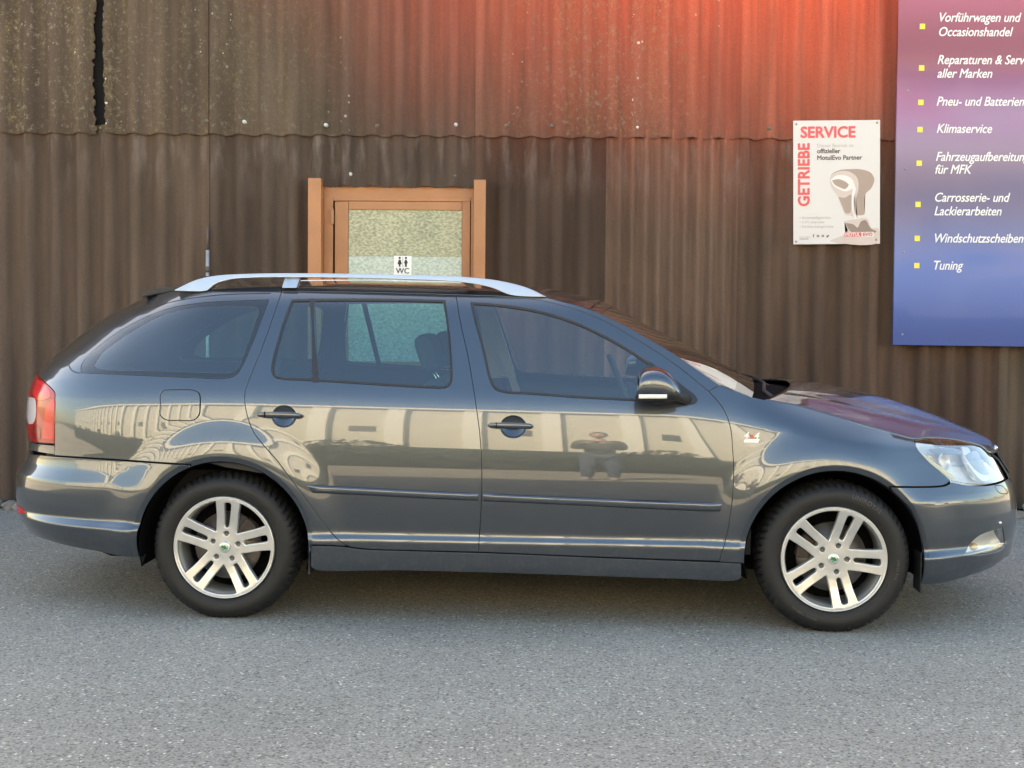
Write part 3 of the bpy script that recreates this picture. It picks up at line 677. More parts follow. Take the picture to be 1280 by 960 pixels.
# ---- service poster
def poster():
    y = WALL_Y - .030; TL, TR, BR, BL = [Vector(wallpt(u, v, y)) for u, v in ((992, 152), (1101, 149), (1098.5, 305.5), (991, 304.5))]
    W = ((TR - TL).length + (BR - BL).length) / 2; Hh = ((TL - BL).length + (TR - BR).length) / 2
    X = ((TR - TL) + (BR - BL)).normalized(); Z = Vector((0, -1, 0)).cross(X) * -1; Z = Vector((-X.z, 0, X.x))
    e = tag(empty('service_poster', tuple((TL + TR + BR + BL) / 4)), 'white service poster with red lettering and a gear lever screwed to the wall', 'poster')
    def P(a, b): return X * (a - .5) * W + Z * (.5 - b) * Hh    # a right, b down, both 0..1
    WP = mat('poster_white', (.64, .60, .585), rough=.35); R_ = mat('poster_red', (.72, .085, .10), rough=.4); G_ = mat('poster_dark_grey', (.10, .075, .075), rough=.4); LG = mat('poster_light_grey', (.42, .38, .37), rough=.4)
    v = [P(0, 0), P(1, 0), P(1, 1), P(0, 1)]
    vs = [p + Vector((0, -.004, 0)) for p in v] + v
    mesh_obj('board', vs, [(0, 3, 2, 1), (4, 5, 6, 7), (0, 1, 5, 4), (1, 2, 6, 5), (2, 3, 7, 6), (3, 0, 4, 7)], WP, e, False)
    def T(body, a, b, size, m, bold=0, x=X, z=Z, sx=1, sp=1): return text_mesh('lettering', body, size, m, e, P(a, b) + Vector((0, -.0046, 0)), x, z, bold=bold, depth=.0003, scale_x=sx, spacing=sp)
    T('SERVICE', .082, .137, .102, R_, .0038, sx=.99); T('GETRIEBE', .183, .695, .106, R_, .0038, x=Z, z=-X, sx=.93)
    T('Dieser Betrieb ist', .272, .217, .034, LG); T('offizieller', .272, .264, .042, G_, .0012); T('MotulEvo Partner', .272, .318, .042, G_, .0012, sx=.99)
    for i, s in enumerate(('Automatikgetriebe', 'CVT-Getriebe', 'Direktschaltgetriebe')): T('• ' + s, .07, .795 + .036 * i, .0255, LG)
    T('Motul AG', .07, .948, .017, LG); T('motul.ch', .07, .962, .017, G_)
    def poly(pts, m, d=.0046, nm='gear_lever_print'):
        pts = [p for p in catmull(pts + [pts[0]], .02)][:-1]; bm = bmesh.new(); f = bm.faces.new([bm.verts.new(P(a, b) + Vector((0, -d, 0))) for a, b in pts])
        bmesh.ops.triangulate(bm, faces=[f]); bmesh.ops.recalc_face_normals(bm, faces=bm.faces); return bm_obj(nm, bm, m, e)
    S1 = mat('print_taupe', (.36, .26, .22), rough=.4); S2 = mat('print_light_taupe', (.58, .47, .43), rough=.4); S3 = mat('print_pale', (.74, .68, .65), rough=.4); S4 = mat('print_dark_taupe', (.24, .17, .145), rough=.4)
    poly([(.42, .49), (.44, .44), (.52, .405), (.65, .395), (.80, .40), (.90, .43), (.935, .48), (.90, .55), (.83, .60), (.82, .70), (.82, .76), (.70, .765), (.66, .76), (.62, .76), (.56, .70), (.52, .62), (.45, .55)], S1)
    poly([(.42, .49), (.44, .445), (.54, .41), (.66, .42), (.74, .47), (.75, .56), (.72, .64), (.725, .76), (.74, .79), (.69, .78), (.66, .77), (.60, .765), (.55, .68), (.50, .60), (.44, .54)], S2, .0050)
    poly([(.43, .48), (.50, .445), (.62, .45), (.69, .49), (.70, .53), (.665, .56), (.60, .575), (.52, .555), (.46, .525)], S3, .0054)
    poly([(.445, .485), (.52, .475), (.61, .50), (.64, .52), (.60, .555), (.53, .54), (.47, .515)], S1, .0058)
    poly([(.52, .62), (.60, .625), (.665, .60), (.665, .70), (.66, .745), (.60, .75), (.57, .70)], S1, .0054)
    poly([(.69, .50), (.72, .55), (.70, .64), (.705, .74), (.735, .80), (.715, .80), (.68, .73), (.675, .64)], S3, .0056)
    poly([(.59, .82), (.62, .81), (.74, .80), (.80, .79), (.86, .80), (.88, .84), (.90, .87), (.985, .88), (.985, .985), (.46, .985), (.42, .975), (.50, .95), (.60, .92), (.63, .89), (.60, .86)], S2)
    poly([(.61, .83), (.70, .845), (.74, .87), (.78, .82), (.84, .81), (.87, .85), (.90, .88), (.96, .90), (.86, .93), (.72, .93), (.66, .90), (.62, .86)], S4, .0050)
    def rect(a0, a1, b0, b1, m, d, nm='brand_strip'): vs = [P(a0, b1), P(a1, b1), P(a1, b0), P(a0, b0)]; return mesh_obj(nm, [p + Vector((0, -d, 0)) for p in vs], [(0, 1, 2, 3)], m, e, False)
    rect(.585, .93, .905, .945, WP, .0060); rect(.59, .785, .908, .942, R_, .0063)
    text_mesh('lettering', 'MOTUL', .031, WP, e, P(.598, .937) + Vector((0, -.0066, 0)), X, Z, bold=.0012, depth=.0002, scale_x=.92); text_mesh('lettering', 'EVO', .031, R_, e, P(.80, .937) + Vector((0, -.0066, 0)), X, Z, bold=.0010, depth=.0002, scale_x=1.1)
    T('f', .225, .945, .030, G_, .0008)
    for a in (.27, .325):
        rect(a, a + .028, .925, .943, G_, .0052, 'social_icon'); rect(a + .008, a + .020, .93, .938, WP, .0054, 'social_icon')
    poly([(.378, .93), (.392, .934), (.398, .925), (.412, .926), (.405, .942), (.39, .948), (.378, .944), (.386, .941)], G_, nm='social_icon')
    SC = mat('poster_screw', (.30, .28, .27), rough=.4, metal=.6)
    for a, b in ((.035, .028), (.965, .022), (.032, .978), (.955, .968)):
        vv, ff = lathe([(.0001, -.008), (.006, -.007), (.0075, -.0046)], 12); c = P(a, b); mesh_obj('screw', [(x + c.x, y, z + c.z) for x, y, z in vv], ff, SC, e)
poster()

# ---- big blue services sign
def sign():
    m, nt, b = nodes_of('printed_blue_violet_pink_glow'); L = nt.links.new; tc = nt.nodes.new('ShaderNodeTexCoord'); sp = nt.nodes.new('ShaderNodeSeparateXYZ'); L(tc.outputs['Object'], sp.inputs[0])
    n = nt.nodes.new('ShaderNodeTexNoise'); n.inputs['Scale'].default_value = .9; n.inputs['Detail'].default_value = 1.5; n.inputs['Distortion'].default_value = .8
    mp = nt.nodes.new('ShaderNodeMapping'); mp.inputs['Scale'].default_value = (1, 1, 2.6); mp.inputs['Rotation'].default_value = (0, -.35, 0); L(tc.outputs['Object'], mp.inputs[0]); L(mp.outputs[0], n.inputs['Vector'])
    ad = nt.nodes.new('ShaderNodeMath'); ad.operation = 'MULTIPLY_ADD'; L(n.outputs[0], ad.inputs[0]); ad.inputs[1].default_value = .55; L(sp.outputs[2], ad.inputs[2])
    mr = nt.nodes.new('ShaderNodeMapRange'); mr.inputs[1].default_value = .36; mr.inputs[2].default_value = 2.75; L(ad.outputs[0], mr.inputs[0])
    cr = nt.nodes.new('ShaderNodeValToRGB'); els = cr.color_ramp.elements
    els[0].position = 0; els[0].color = (.018, .085, .33, 1); els[1].position = 1; els[1].color = (.34, .062, .10, 1)  # pink towards the top is lens-flare glow painted over the blue-violet print
    for p, c in ((.15, (.045, .100, .32)), (.30, (.12, .14, .31)), (.46, (.24, .165, .27)), (.58, (.22, .12, .24)), (.66, (.25, .085, .20)), (.80, (.34, .08, .14))):
        e = els.new(p); e.color = (*c, 1)
    L(mr.outputs[0], cr.inputs[0])
    # swooping band of the print
    w = nt.nodes.new('ShaderNodeTexWave'); w.wave_type = 'BANDS'; w.bands_direction = 'Z'; w.inputs['Scale'].default_value = .33; w.inputs['Distortion'].default_value = 3.2; w.inputs['Detail'].default_value = 0; w.inputs['Detail Scale'].default_value = .5
    L(tc.outputs['Object'], w.inputs['Vector'])
    mx = nt.nodes.new('ShaderNodeMix'); mx.data_type = 'RGBA'; mx.blend_type = 'SOFT_LIGHT'; mx.inputs[0].default_value = .4; L(cr.outputs[0], mx.inputs[6]); L(w.outputs[0], mx.inputs[7])
    L(mx.outputs[2], b.inputs['Base Color']); b.inputs['Roughness'].default_value = .42; b.inputs['Coat Weight'].default_value = .15
    y = WALL_Y - .055; TLx = wallpt(1122, 0, y); BL = wallpt(1115, 431, y)
    e = tag(empty('services_sign', tuple(BL)), 'large blue and violet garage services board with white script and yellow squares', 'sign')
    x_off = TLx[0] - BL[0]; zt = TLx[2] - BL[2]
    W, Ht = 1.75, 2.5
    sl = x_off / zt
    def P(u, v): q = wallpt(u, v, y - .0205); return Vector((q[0] - BL[0], -.0205, q[2] - BL[2]))
    extrude_poly('board', [(0, 0), (W, -.01), (W + sl * Ht, Ht), (sl * Ht, Ht)], -.020, 0, m, e, .001)
    WT = mat('white_sign_letters', (.82, .80, .78), rough=.4); YL = mat('yellow_square', (.86, .68, .09), rough=.4)
    X = (P(1280, 431.5) - P(1115, 431)).normalized(); Z = Vector((-X.z, 0, X.x))
    rows = [((1172, 27), 'Vorführwagen und', 0), ((1172, 45), 'Occasionshandel', 0), ((1171, 80), 'Reparaturen & Service', 0), ((1171, 97), 'aller Marken', 0), ((1170, 132), 'Pneu- und Batterien', 0), ((1170, 166), 'Klimaservice', 0),
            ((1169, 201), 'Fahrzeugaufbereitung', 0), ((1168, 217), 'für MFK', 0), ((1167, 252), 'Carrosserie- und', 0), ((1167, 269), 'Lackierarbeiten', 0), ((1166, 303), 'Windschutzscheiben', 0), ((1165, 337), 'Tuning', 0)]
    for (u, v), s, _ in rows: text_mesh('lettering', s, .085, WT, e, P(u, v) + Vector((0, -.0005, 0)), X, Z, shear=.28, bold=.0010, depth=.0005, scale_x=.86, spacing=.98)
    for u, v in ((1153, 33), (1152, 85), (1151, 128), (1150, 162), (1149, 204), (1147.5, 255.5), (1146.5, 298), (1146, 332)):
        c = P(u, v); h = .0175
        box('bullet_square', c.x - h, c.x + h, -.0225, -.0205, c.z - h, c.z + h, YL, e)
    SC = mat('sign_screw', (.40, .38, .40), rough=.4, metal=.5)
    for u, v in ((1135, 113), (1132, 211), (1130, 315), (1128, 418)):
        vv, ff = lathe([(.0001, -.006), (.006, -.005), (.0075, 0)], 12); c = P(u, v); mesh_obj('screw', [(x + c.x, yy - .0205, z + c.z) for x, yy, z in vv], ff, SC, e)
sign()

# ================================================================ THE CAR (built in its own frame: x forward, near side at -y)
CAR = tag(empty('parked_car', (CAR_X, CAR_Y, 0), CAR_YAW), 'dark graphite grey estate car with silver roof rails parked side-on before the wall', 'car')
# shut lines traced as smooth runs of photo pixels
C_QD = [(352, 365), (340, 400), (326.6, 437), (316, 463), (306.6, 489), (305.8, 501), (309, 519), (316, 538), (329, 556), (345, 574), (360, 594), (378, 618), (397, 644), (411, 662), (422, 674)]
C_RF = [(570, 368.5), (576, 405), (585.5, 447.5), (595, 506), (600, 546), (602, 580), (602, 621), (598, 690)]
C_FF = [(886, 489), (903, 509), (912.5, 532), (916, 565), (917, 597.5), (914, 637), (907.6, 672), (899, 701.5)]
C_TOP_R = [(352, 365), (400, 364.7), (452, 365.2), (520, 366.8), (570, 368.5)]
C_TOP_F = [(570, 368.5), (620, 370), (660, 373), (700, 381), (747, 397), (794, 423), (841, 453), (886, 489)]
C_BOT_R = [(422, 674), (432, 681.5), (453, 685.6), (520, 688), (598, 690)]
C_BOT_F = [(598, 690), (758, 696.5), (899, 701.5)]
C_CANT = [(352, 358), (452, 358), (574, 361.7), (640, 366.5), (683, 371.7), (700, 376), (723, 381.8), (736, 386.2), (747, 390.5), (782, 407), (817, 427), (841, 441), (864, 456.5), (899, 481)]
C_WSB = [(899, 481), (920, 489), (941, 496.5)]
C_HOOD = [(952, 499), (975, 503), (1000, 508), (1040, 519.5), (1080, 532), (1115, 542), (1143, 549)]
def rev(l): return [p for p in reversed(l)]
for _cv in (C_QD, C_RF, C_FF): pass
def loop(*pieces): return px_curve(list(pieces))
def sz(*p): return np.array(p, float)
S_SEAM = -2.545
AMBER_R = mat('pale_amber_plastic', (.72, .60, .30), rough=.25, coat=.3); SHADE_L = mat('grey_lamp_insert', (.30, .33, .34), rough=.2, metal=.4)
# --- windows
W_Q = loop([(101, 466), (102, 455.5), (114, 441), (143, 418), (175, 399.7), (212.5, 385), (252, 378.4), (295, 375.8), (336, 374.4)], [(336, 374.4), (324, 407.6), (313.4, 434), (302.8, 458), (295, 468.7), (281.5, 473), (239, 472), (159, 468.7), (101, 466)])
W_R = loop([(365, 374.2), (400, 373.6), (460, 373.2), (520, 374), (556, 375.2)], [(556, 375.2), (560, 400), (563, 430), (565, 462), (565, 474), (562.5, 481), (556, 485), (540, 485), (459, 480.4), (390, 476), (353, 474), (343, 471), (339.5, 463), (341, 450), (345, 434), (354.5, 402), (365, 374.2)])
W_F = loop([(588.5, 377.4), (626.4, 380.4), (666, 386.5), (708.7, 398.5), (746, 414.5), (785.8, 436.5), (815, 456), (838, 471), (856, 484.5), (868, 494), (871.5, 500.5), (867, 504.5), (847, 503.5), (793.7, 501), (719, 497), (666, 493), (630, 490.5), (618.4, 486), (612, 474), (602.5, 434), (593, 399.7), (588.5, 377.4)])
SAIL = [(812, 452), (838, 471), (856, 484.5), (868, 494), (871.5, 500.5), (867, 504.5), (847, 503.5), (815, 502), (812, 480), (812, 452)]
# --- handle cups and fuel flap
def ellipse_px(u, v, a, b, n=36): return np.array([on_skin(u + a * math.cos(t), v + b * math.sin(t)) for t in np.linspace(0, 2 * math.pi, n, endpoint=False)])
CUP_R, CUP_F = ellipse_px(355, 520.5, 15, 13.6), ellipse_px(641.5, 533.5, 16, 14)
FLAP = px_curve([[(206, 487.5), (225, 487), (243, 488), (249, 492), (250, 506), (248.5, 519), (242, 525), (225, 525.5), (207, 524.5), (200.5, 519), (200.3, 505), (201, 492), (206, 487.5)]], 1.5)
# --- panels
Z_BT, Z_TT = 0.660, 1.385          # bumper top and tailgate top at the back
REAR_DOOR = loop(C_TOP_R, C_RF, rev(C_BOT_R), rev(C_QD))
FRONT_DOOR = loop(C_TOP_F, C_FF, rev(C_BOT_F), rev(C_RF))
_tl_edge = [(45.6, 468.3), (56, 477.5), (66.5, 487.5), (68.7, 491), (69, 500), (68.3, 555)]
q_arch = arch(-WHEEL_X, -3.5, 112.0)       # front part of the arch up and over to the bumper seam
_seam_l = px_curve([[(239, 580.5), (150, 574.5), (68, 569.3)]])
_arch_end = np.array([x_to_s(-WHEEL_X + ARCH_R * math.cos(math.radians(112)), 0), WHEEL_Z + ARCH_R * math.sin(math.radians(112))])
QUARTER = loop([(352, 358), (352, 365)], C_QD, [(422, 674), (432, 682.5)], [(432, 682.5), (400, 681), (388.5, 681)], q_arch, [(239, 580.5), (150, 574.5), (68, 569.3)], [(68, 569.3), (68.3, 555)], rev(_tl_edge), sz((-2.52, 1.020), (S_SEAM, 1.03)),
               sz((S_SEAM, 1.1), (S_SEAM, 1.2), (S_SEAM, 1.3), (S_SEAM, Z_TT)), sz((-2.45, Z_TT), (-2.3, 1.388), (-2.16, 1.391)), [(197, 368), (218.5, 364), (261.6, 362), (300, 359.5), (352, 358)])
def arch_s(x): return x
SIDE_FRAME = loop(C_CANT, [(899, 481), (886, 489)], rev(C_TOP_F), rev(C_TOP_R), [(352, 365), (352, 358)])
f_arch = arch(WHEEL_X, 52.5, 183.0)
_hl_rear = [(1143.6, 553.7), (1147.8, 562), (1159, 574.8), (1176, 590), (1188, 600.5)]
FENDER = loop([(886, 489), (899, 481)], C_WSB, [(941, 496.5), (952, 499)], C_HOOD, [(1143, 549), (1143.6, 553.7)], _hl_rear, [(1188, 600.5), (1183, 605), (1175, 607), (1111, 608)], f_arch, [(924, 703.5), (899, 702.5)], rev(C_FF))
Z_LIPB = 0.20
HEADL = loop([(1143.6, 553.2), (1146.5, 548), (1156, 546.7), (1184, 548), (1211, 553), (1228, 559), (1241, 571.5), (1250, 585), (1257, 598.5)], [(1257, 598.5), (1247, 603), (1229.4, 605.3), (1209.7, 604.4), (1190, 600.8)], rev(_hl_rear))
FOG = loop([(1206, 693.5), (1212.5, 681), (1224, 670), (1240, 663.5), (1254, 659.5)], [(1254, 659.5), (1256, 681), (1253, 686.5), (1245, 690), (1226, 693.5), (1206, 693.5)])
def arch_low(xw, a0, a1, n=20): return arch(xw, a0, a1, n=n)
# bumpers wrap all the way round to the far side
_rb_near = np.vstack([px_curve([[(180.5, 696.5), (156, 696), (125, 690), (78, 680.6), (42, 668.5), (31, 660)]]), sz((-2.60, .262), (-2.72, .25), (S_REAR, .245))])
_rb_arch = arch(-WHEEL_X, 110.5, 192.5)
_rb_top = np.vstack([px_curve([[(68, 570.8), (150, 576), (236, 581.8)]])])
REAR_BUMPER_HALF = np.vstack([sz((S_REAR, Z_BT), (-2.7, Z_BT), (-2.5, Z_BT), (-2.3, Z_BT)), _rb_top, _rb_arch, _rb_near])
_fb_arch = arch(WHEEL_X, 50.5, -12.5)
_fb_top = px_curve([[(1113, 609.6), (1175, 608.6), (1184, 606.6), (1190, 602.8)], [(1190, 602.8), (1209.7, 606.4), (1229.4, 607.3), (1247, 605), (1257, 600.5)]])
_fb_bot = px_curve([[(1151.5, 731), (1171.7, 730), (1214, 719), (1240, 709), (1255, 698)]])
ZG = float(on_skin(1257, 600.5)[1])
FRONT_BUMPER_HALF = np.vstack([sz((S_FRONT, ZG - .01), (2.55, ZG - .008), (2.40, ZG - .004)), _fb_top[::-1], _fb_arch, _fb_bot, sz((2.42, .218), (2.55, .212), (S_FRONT, .21))])

def cup(name, lp, side, parent):
    c = lp.mean(0); sc = np.abs(lp - c).max(0)
    def f(s, z): r2 = ((s - c[0]) / sc[0]) ** 2 + ((z - c[1]) / sc[1]) ** 2; return -0.024 * np.clip(1 - r2, 0, 1) ** .6 - .001
    return skin_panel(name, lp, [], PAINT, parent, side, off_fn=f, flange=0, gap=-.002, res=.004)
def strip_between(lp, w0, w1, name, m, parent, side, off=-.012):
    """ring-shaped backing strip that follows a shut line just below the skin"""
    lp = dedupe(lp, .004); lp = lp if area2(lp) > 0 else lp[::-1]
    a, b = offset_loop(lp, w0), offset_loop(lp, -w1); n = len(lp)
    P0, N0 = skin_point(a[:, 0], a[:, 1], side, np.full(n, off)); P1, N1 = skin_point(b[:, 0], b[:, 1], side, np.full(n, off))
    return mesh_obj(name, np.vstack([P0, P1]), [(i, (i + 1) % n, n + (i + 1) % n, n + i) for i in range(n)], m, parent)
def glass(name, lp, m, parent, side, off=-.004, gap=.006, res=.03): return skin_panel(name, lp, [], m, parent, side, off=off, flange=0, gap=gap, res=res)
def seal(lp, parent, side, w=.009, m=TRIM, name='window_seal', off=.0012):
    lp = lp if area2(lp) > 0 else lp[::-1]
    inner = offset_loop(dedupe(lp, .004), -w)
    return skin_panel(name, lp, [inner], m, parent, side, off=off, flange=.010, gap=.0010, res=.02)
def inset(lp, d):
    lp = dedupe(lp, .004); lp = lp if area2(lp) > 0 else lp[::-1]; return offset_loop(lp, -d)
def bar_handle(name, u0, u1, v, side, parent, h=.0115):
    a, b = on_skin(u0, v - .6), on_skin(u1, v + .6); n = 26; V, F = [], []
    for i in range(n + 1):
        t = i / n; s, z = a + (b - a) * t
        e = 1 - abs(2 * t - 1) ** 9; e = max(e, .03) ** .5
        lift = .020 + .022 * math.sin(math.pi * min(max((t - .02) / .96, 0), 1)) ** .45
        P, N = skin_point(np.array([s]), np.array([z]), side, 0.0); P, N = P[0], N[0]
        for k in range(14):
            q = 2 * math.pi * k / 14; cz, cn = math.cos(q), math.sin(q)
            cz = math.copysign(abs(cz) ** .8, cz); hh = h * e * (1 + .12 * math.sin(math.pi * t))
            V.append(P + N * (lift + cn * .0095 * e) + np.array([0, 0, 1]) * cz * hh)
    for i in range(n):
        for k in range(14): F.append((i * 14 + k, i * 14 + (k + 1) % 14, (i + 1) * 14 + (k + 1) % 14, (i + 1) * 14 + k))
    F.append(tuple(range(14))); F.append(tuple(n * 14 + k for k in range(14))[::-1])
    o = mesh_obj(name, V, F, PAINT, parent)
    bm = bmesh.new(); bm.from_mesh(o.data); bmesh.ops.recalc_face_normals(bm, faces=bm.faces); bm.to_mesh(o.data); bm.free()
    # the joint near the rear end of the grip
    t = .2; s, z = a + (b - a) * t; P, N = skin_point(np.array([s]), np.array([z]), side, .043); P = P[0]
    box('handle_joint', P[0] - .0008, P[0] + .0008, P[1] - .0085 if side < 0 else P[1] - .012, P[1] + .012 if side < 0 else P[1] + .0085, P[2] - .0125, P[2] + .0125, GAP, parent)
    return o
def moulding(name, top, bot, side, parent):
    a = px_curve([top]); b = px_curve([bot]); n = 40; m_ = 9; V, F = [], []
    def samp(c, t): k = np.linspace(0, 1, len(c)); return np.array([np.interp(t, k, c[:, 0]), np.interp(t, k, c[:, 1])])
    for i in range(n + 1):
        t = i / n; A, B = samp(a, t), samp(b, t); endf = min(1, min(t, 1 - t) * 26 + .25)
        for j in range(m_ + 1):
            w = j / m_; q = A + (B - A) * w
            prof = [.0, .0095, .0128, .0132, .0134, .0134, .0132, .0125, .0085, 0.0][j] * endf
            P, N = skin_point(np.array([q[0]]), np.array([q[1]]), side, prof - .001); V.append(P[0])
    for i in range(n):
        for j in range(m_): q = (i * (m_ + 1) + j, i * (m_ + 1) + j + 1, (i + 1) * (m_ + 1) + j + 1, (i + 1) * (m_ + 1) + j); F.append(q if side > 0 else q[::-1])
    for i in (0, n): F.append(tuple(i * (m_ + 1) + j for j in range(m_ + 1)))
    o = mesh_obj(name, V, F, PAINT, parent)
    bm = bmesh.new(); bm.from_mesh(o.data); bmesh.ops.recalc_face_normals(bm, faces=bm.faces); bm.to_mesh(o.data); bm.free()
    o.data.set_sharp_from_angle(angle=math.radians(40)); return o

for side in (-1, 1):
    near = side < 0
    # rear door
    rd = skin_panel('rear_door', REAR_DOOR, [W_R, CUP_R], PAINT, CAR, side)
    seal(W_R, rd, side)
    glass('window_pane', W_R, GLASS_R, rd, side)
    a, b = on_skin(389.5, 374), on_skin(395, 476); e1 = on_skin(395.5, 374); e2 = on_skin(401, 476)
    bar = np.array([on_skin(*p) for p in ((387, 373.5), (393.2, 373.5), (398, 478), (391.2, 478))])
    skin_panel('window_divider', bar, [], TRIM, rd, side, off=.002, flange=.012, gap=0, res=.03)
    cup('handle_recess', CUP_R, side, rd); bar_handle('door_handle', 322.8, 378.4, 519.5, side, rd)
    moulding('side_moulding', [(383, 605.6), (450, 609), (525, 612.8), (597.6, 616)], [(391, 616.3), (450, 619), (525, 623), (597.6, 626.3)], side, rd)
    # front door
    fd = skin_panel('front_door', FRONT_DOOR, [W_F, CUP_F], PAINT, CAR, side)
    seal(W_F, fd, side)
    glass('window_pane', W_F, GLASS_F, fd, side)
    skin_panel('mirror_sail', px_curve([SAIL]), [], TRIM, fd, side, off=.003, flange=.012, gap=0.001, res=.02)
    cup('handle_recess', CUP_F, side, fd); bar_handle('door_handle', 609.8, 666.8, 532.6, side, fd)
    moulding('side_moulding', [(604, 616.2), (700, 620.5), (800, 624.5), (903, 628.4)], [(604, 626.6), (700, 631), (800, 636), (900, 640)], side, fd)
    # body sides
    qp = skin_panel('quarter_panel', QUARTER, [W_Q, FLAP], PAINT, CAR, side)
    skin_panel('fuel_flap', FLAP, [], PAINT, qp, side, off=.0003)
    glass('window_pane', W_Q, GLASS_R, qp, side, off=-.002, gap=.001)
    skin_panel('window_border', W_Q, [px_curve([[(117, 457), (127, 442), (159, 418), (199, 396), (239, 385), (290, 382), (316, 382.5), (322.5, 387), (318, 405), (308, 434), (297, 460), (290, 465), (260, 465.3), (186, 463), (125, 461), (117, 457)]])], FRIT, qp, side, off=-.001, flange=.004, gap=.0015, res=.02)
    # painted surround seam of the quarter window
    seam = px_curve([[(338, 366.8), (300, 367.4), (265.6, 369.5), (212.5, 378), (170, 392.5), (133, 413.5), (106, 431), (90.5, 446), (86, 455.5), (90.5, 463.5), (100, 466.6)]])
    n = len(seam); d = np.gradient(seam, axis=0); d /= np.linalg.norm(d, axis=1, keepdims=True); nn = np.stack([-d[:, 1], d[:, 0]], 1) * .0017
    A, _ = skin_point((seam + nn)[:, 0], (seam + nn)[:, 1], side, .0006); B, _ = skin_point((seam - nn)[:, 0], (seam - nn)[:, 1], side, .0006)
    mesh_obj('surround_seam', np.vstack([A, B]), [(i, i + 1, n + i + 1, n + i) for i in range(n - 1)], BLACK, qp)
    fp = skin_panel('front_fender', FENDER, [], PAINT, CAR, side)
    skin_panel('side_frame', SIDE_FRAME, [], PAINT, CAR, side, off=-.0008, res=.012)
    # sill under the doors
    top = px_curve([[(388.5, 682.5), (425, 683.5), (453, 687.0), (520, 689.4), (598, 691.4), (758, 697.9), (899, 703.4), (926.8, 704.6)]]); bot = px_curve([[(927, 722), (922, 725.5), (842, 723.8), (631, 716.8), (500, 713.5), (394.5, 712.4), (388, 708)]])
    skin_panel('sill', np.vstack([top, bot]), [], PAINT, CAR, side, off=-.001, flange=.03)
    # black backing below the shut lines
    for lp in (REAR_DOOR, FRONT_DOOR): strip_between(lp, .012, .012, 'door_rebate', GAP, CAR, side)
    for lp in (FENDER,): strip_between(lp, .006, .012, 'body_rebate', GAP, fp, side, -.0135)
    strip_between(FLAP, .008, .008, 'flap_rebate', GAP, qp, side)
    s_ = px_curve([[(239, 581.2), (150, 575.2), (66, 569.9)]]);
    for cvs in (s_, px_curve([[(1111, 608.8), (1175, 607.8), (1184, 605.8), (1190, 601.5)]])):
        n = len(cvs); A, _ = skin_point(cvs[:, 0], cvs[:, 1] + .012, side, -.012); B, _ = skin_point(cvs[:, 0], cvs[:, 1] - .012, side, -.012)
        mesh_obj('seam_backing', np.vstack([A, B]), [(i, i + 1, n + i + 1, n + i) for i in range(n - 1)], GAP, CAR)
    # tail light
    tl_in = [(38.5, 551.2), (52, 553), (68.3, 555.3)]
    TAIL = np.vstack([px_curve([_tl_edge]), sz((-2.22, .718), (-2.42, .722), (-2.60, .730)), sz((-2.62, .80), (-2.62, .9), (-2.60, 1.0), (-2.575, 1.028)), sz((-2.52, 1.024))])
    tl = skin_panel('tail_light', TAIL, [], RED, CAR, side, off=.002, gap=.003, flange=.02, res=.01)
    sv = float(on_skin(60, 520)[0])
    def zat(v): return float(on_skin(60, v)[1])
    skin_panel('turn_lens', sz((-2.09, .745), (-1.99, .745), (-1.985, .90), (-2.0, .925), (-2.06, .90)), [], RED3, tl, side, off=.0035, gap=0, flange=.004, res=.02)
    skin_panel('upper_lens', px_curve([[(47, 474), (52, 477), (62, 488), (64, 496), (56, 500), (46, 500)], [(46, 500), (42, 492), (47, 474)]]), [], RED3, tl, side, off=.0035, gap=0, flange=.004, res=.02)
    skin_panel('reverse_lens', np.vstack([px_curve([[(38, 496.5), (43.5, 498), (44.8, 504), (44.6, 522), (41.5, 529.5), (37, 530)]]), sz((-2.54, .84), (-2.54, .93))]), [], WHITE_LENS, tl, side, off=.0038, gap=0, flange=.004, res=.012)
    skin_panel('lower_lens', px_curve([[(42, 532), (50, 533), (50, 549.5), (41, 548)], [(41, 548), (42, 532)]]), [], RED2, tl, side, off=.0035, gap=0, flange=.003, res=.02)
    # headlight
    hl = skin_panel('headlight', HEADL, [], LENS, CAR, side, off=.0005, gap=.0022, flange=.006, res=.012)
    hc = HEADL.mean(0); hw = np.abs(HEADL - hc).max(0)
    def hdeep(s, z):
        q = np.clip(1 - ((s - hc[0]) / hw[0]) ** 4 - ((z - hc[1]) / hw[1]) ** 4, 0, 1)
        steps = .0016 * np.sin(s * 420) * (s < hc[0])
        return -.004 - .048 * q ** .4 - steps + .006 * np.sin(s * 28 + z * 20) * q
    skin_panel('lamp_housing', inset(HEADL, .003), [], REFLECTOR, hl, side, off_fn=hdeep, flange=0, gap=0, res=.007)
    def bowl(name, u, v, r, depth, m, par, off=-.012):
        c = on_skin(u, v); P, N = skin_point(np.array([c[0]]), np.array([c[1]]), side, off); P, N = Vector(P[0]), Vector(N[0])
        fwd = Vector((.80, .58 * side, 0)).normalized(); nrm = (N * .45 + fwd * .6).normalized(); rot = Vector((0, -1, 0)).rotation_difference(nrm).to_matrix()
        vv, ff = lathe([(r * 1.10, .006), (r * 1.08, -.003), (r, -.004), (r * .92, .006), (r * .7, depth * .6), (r * .35, depth * .95), (.0005, depth)], 28)
        return mesh_obj(name, [rot @ Vector(q) + P for q in vv], ff, m, par)
    bowl('reflector_bowl', 1226, 583, .050, .045, CHROME, hl, -.030); bowl('reflector_bowl', 1186, 574, .036, .034, REFLECTOR, hl, -.026)
    c = on_skin(1226, 583); P, N = skin_point(np.array([c[0]]), np.array([c[1]]), side, -.040)
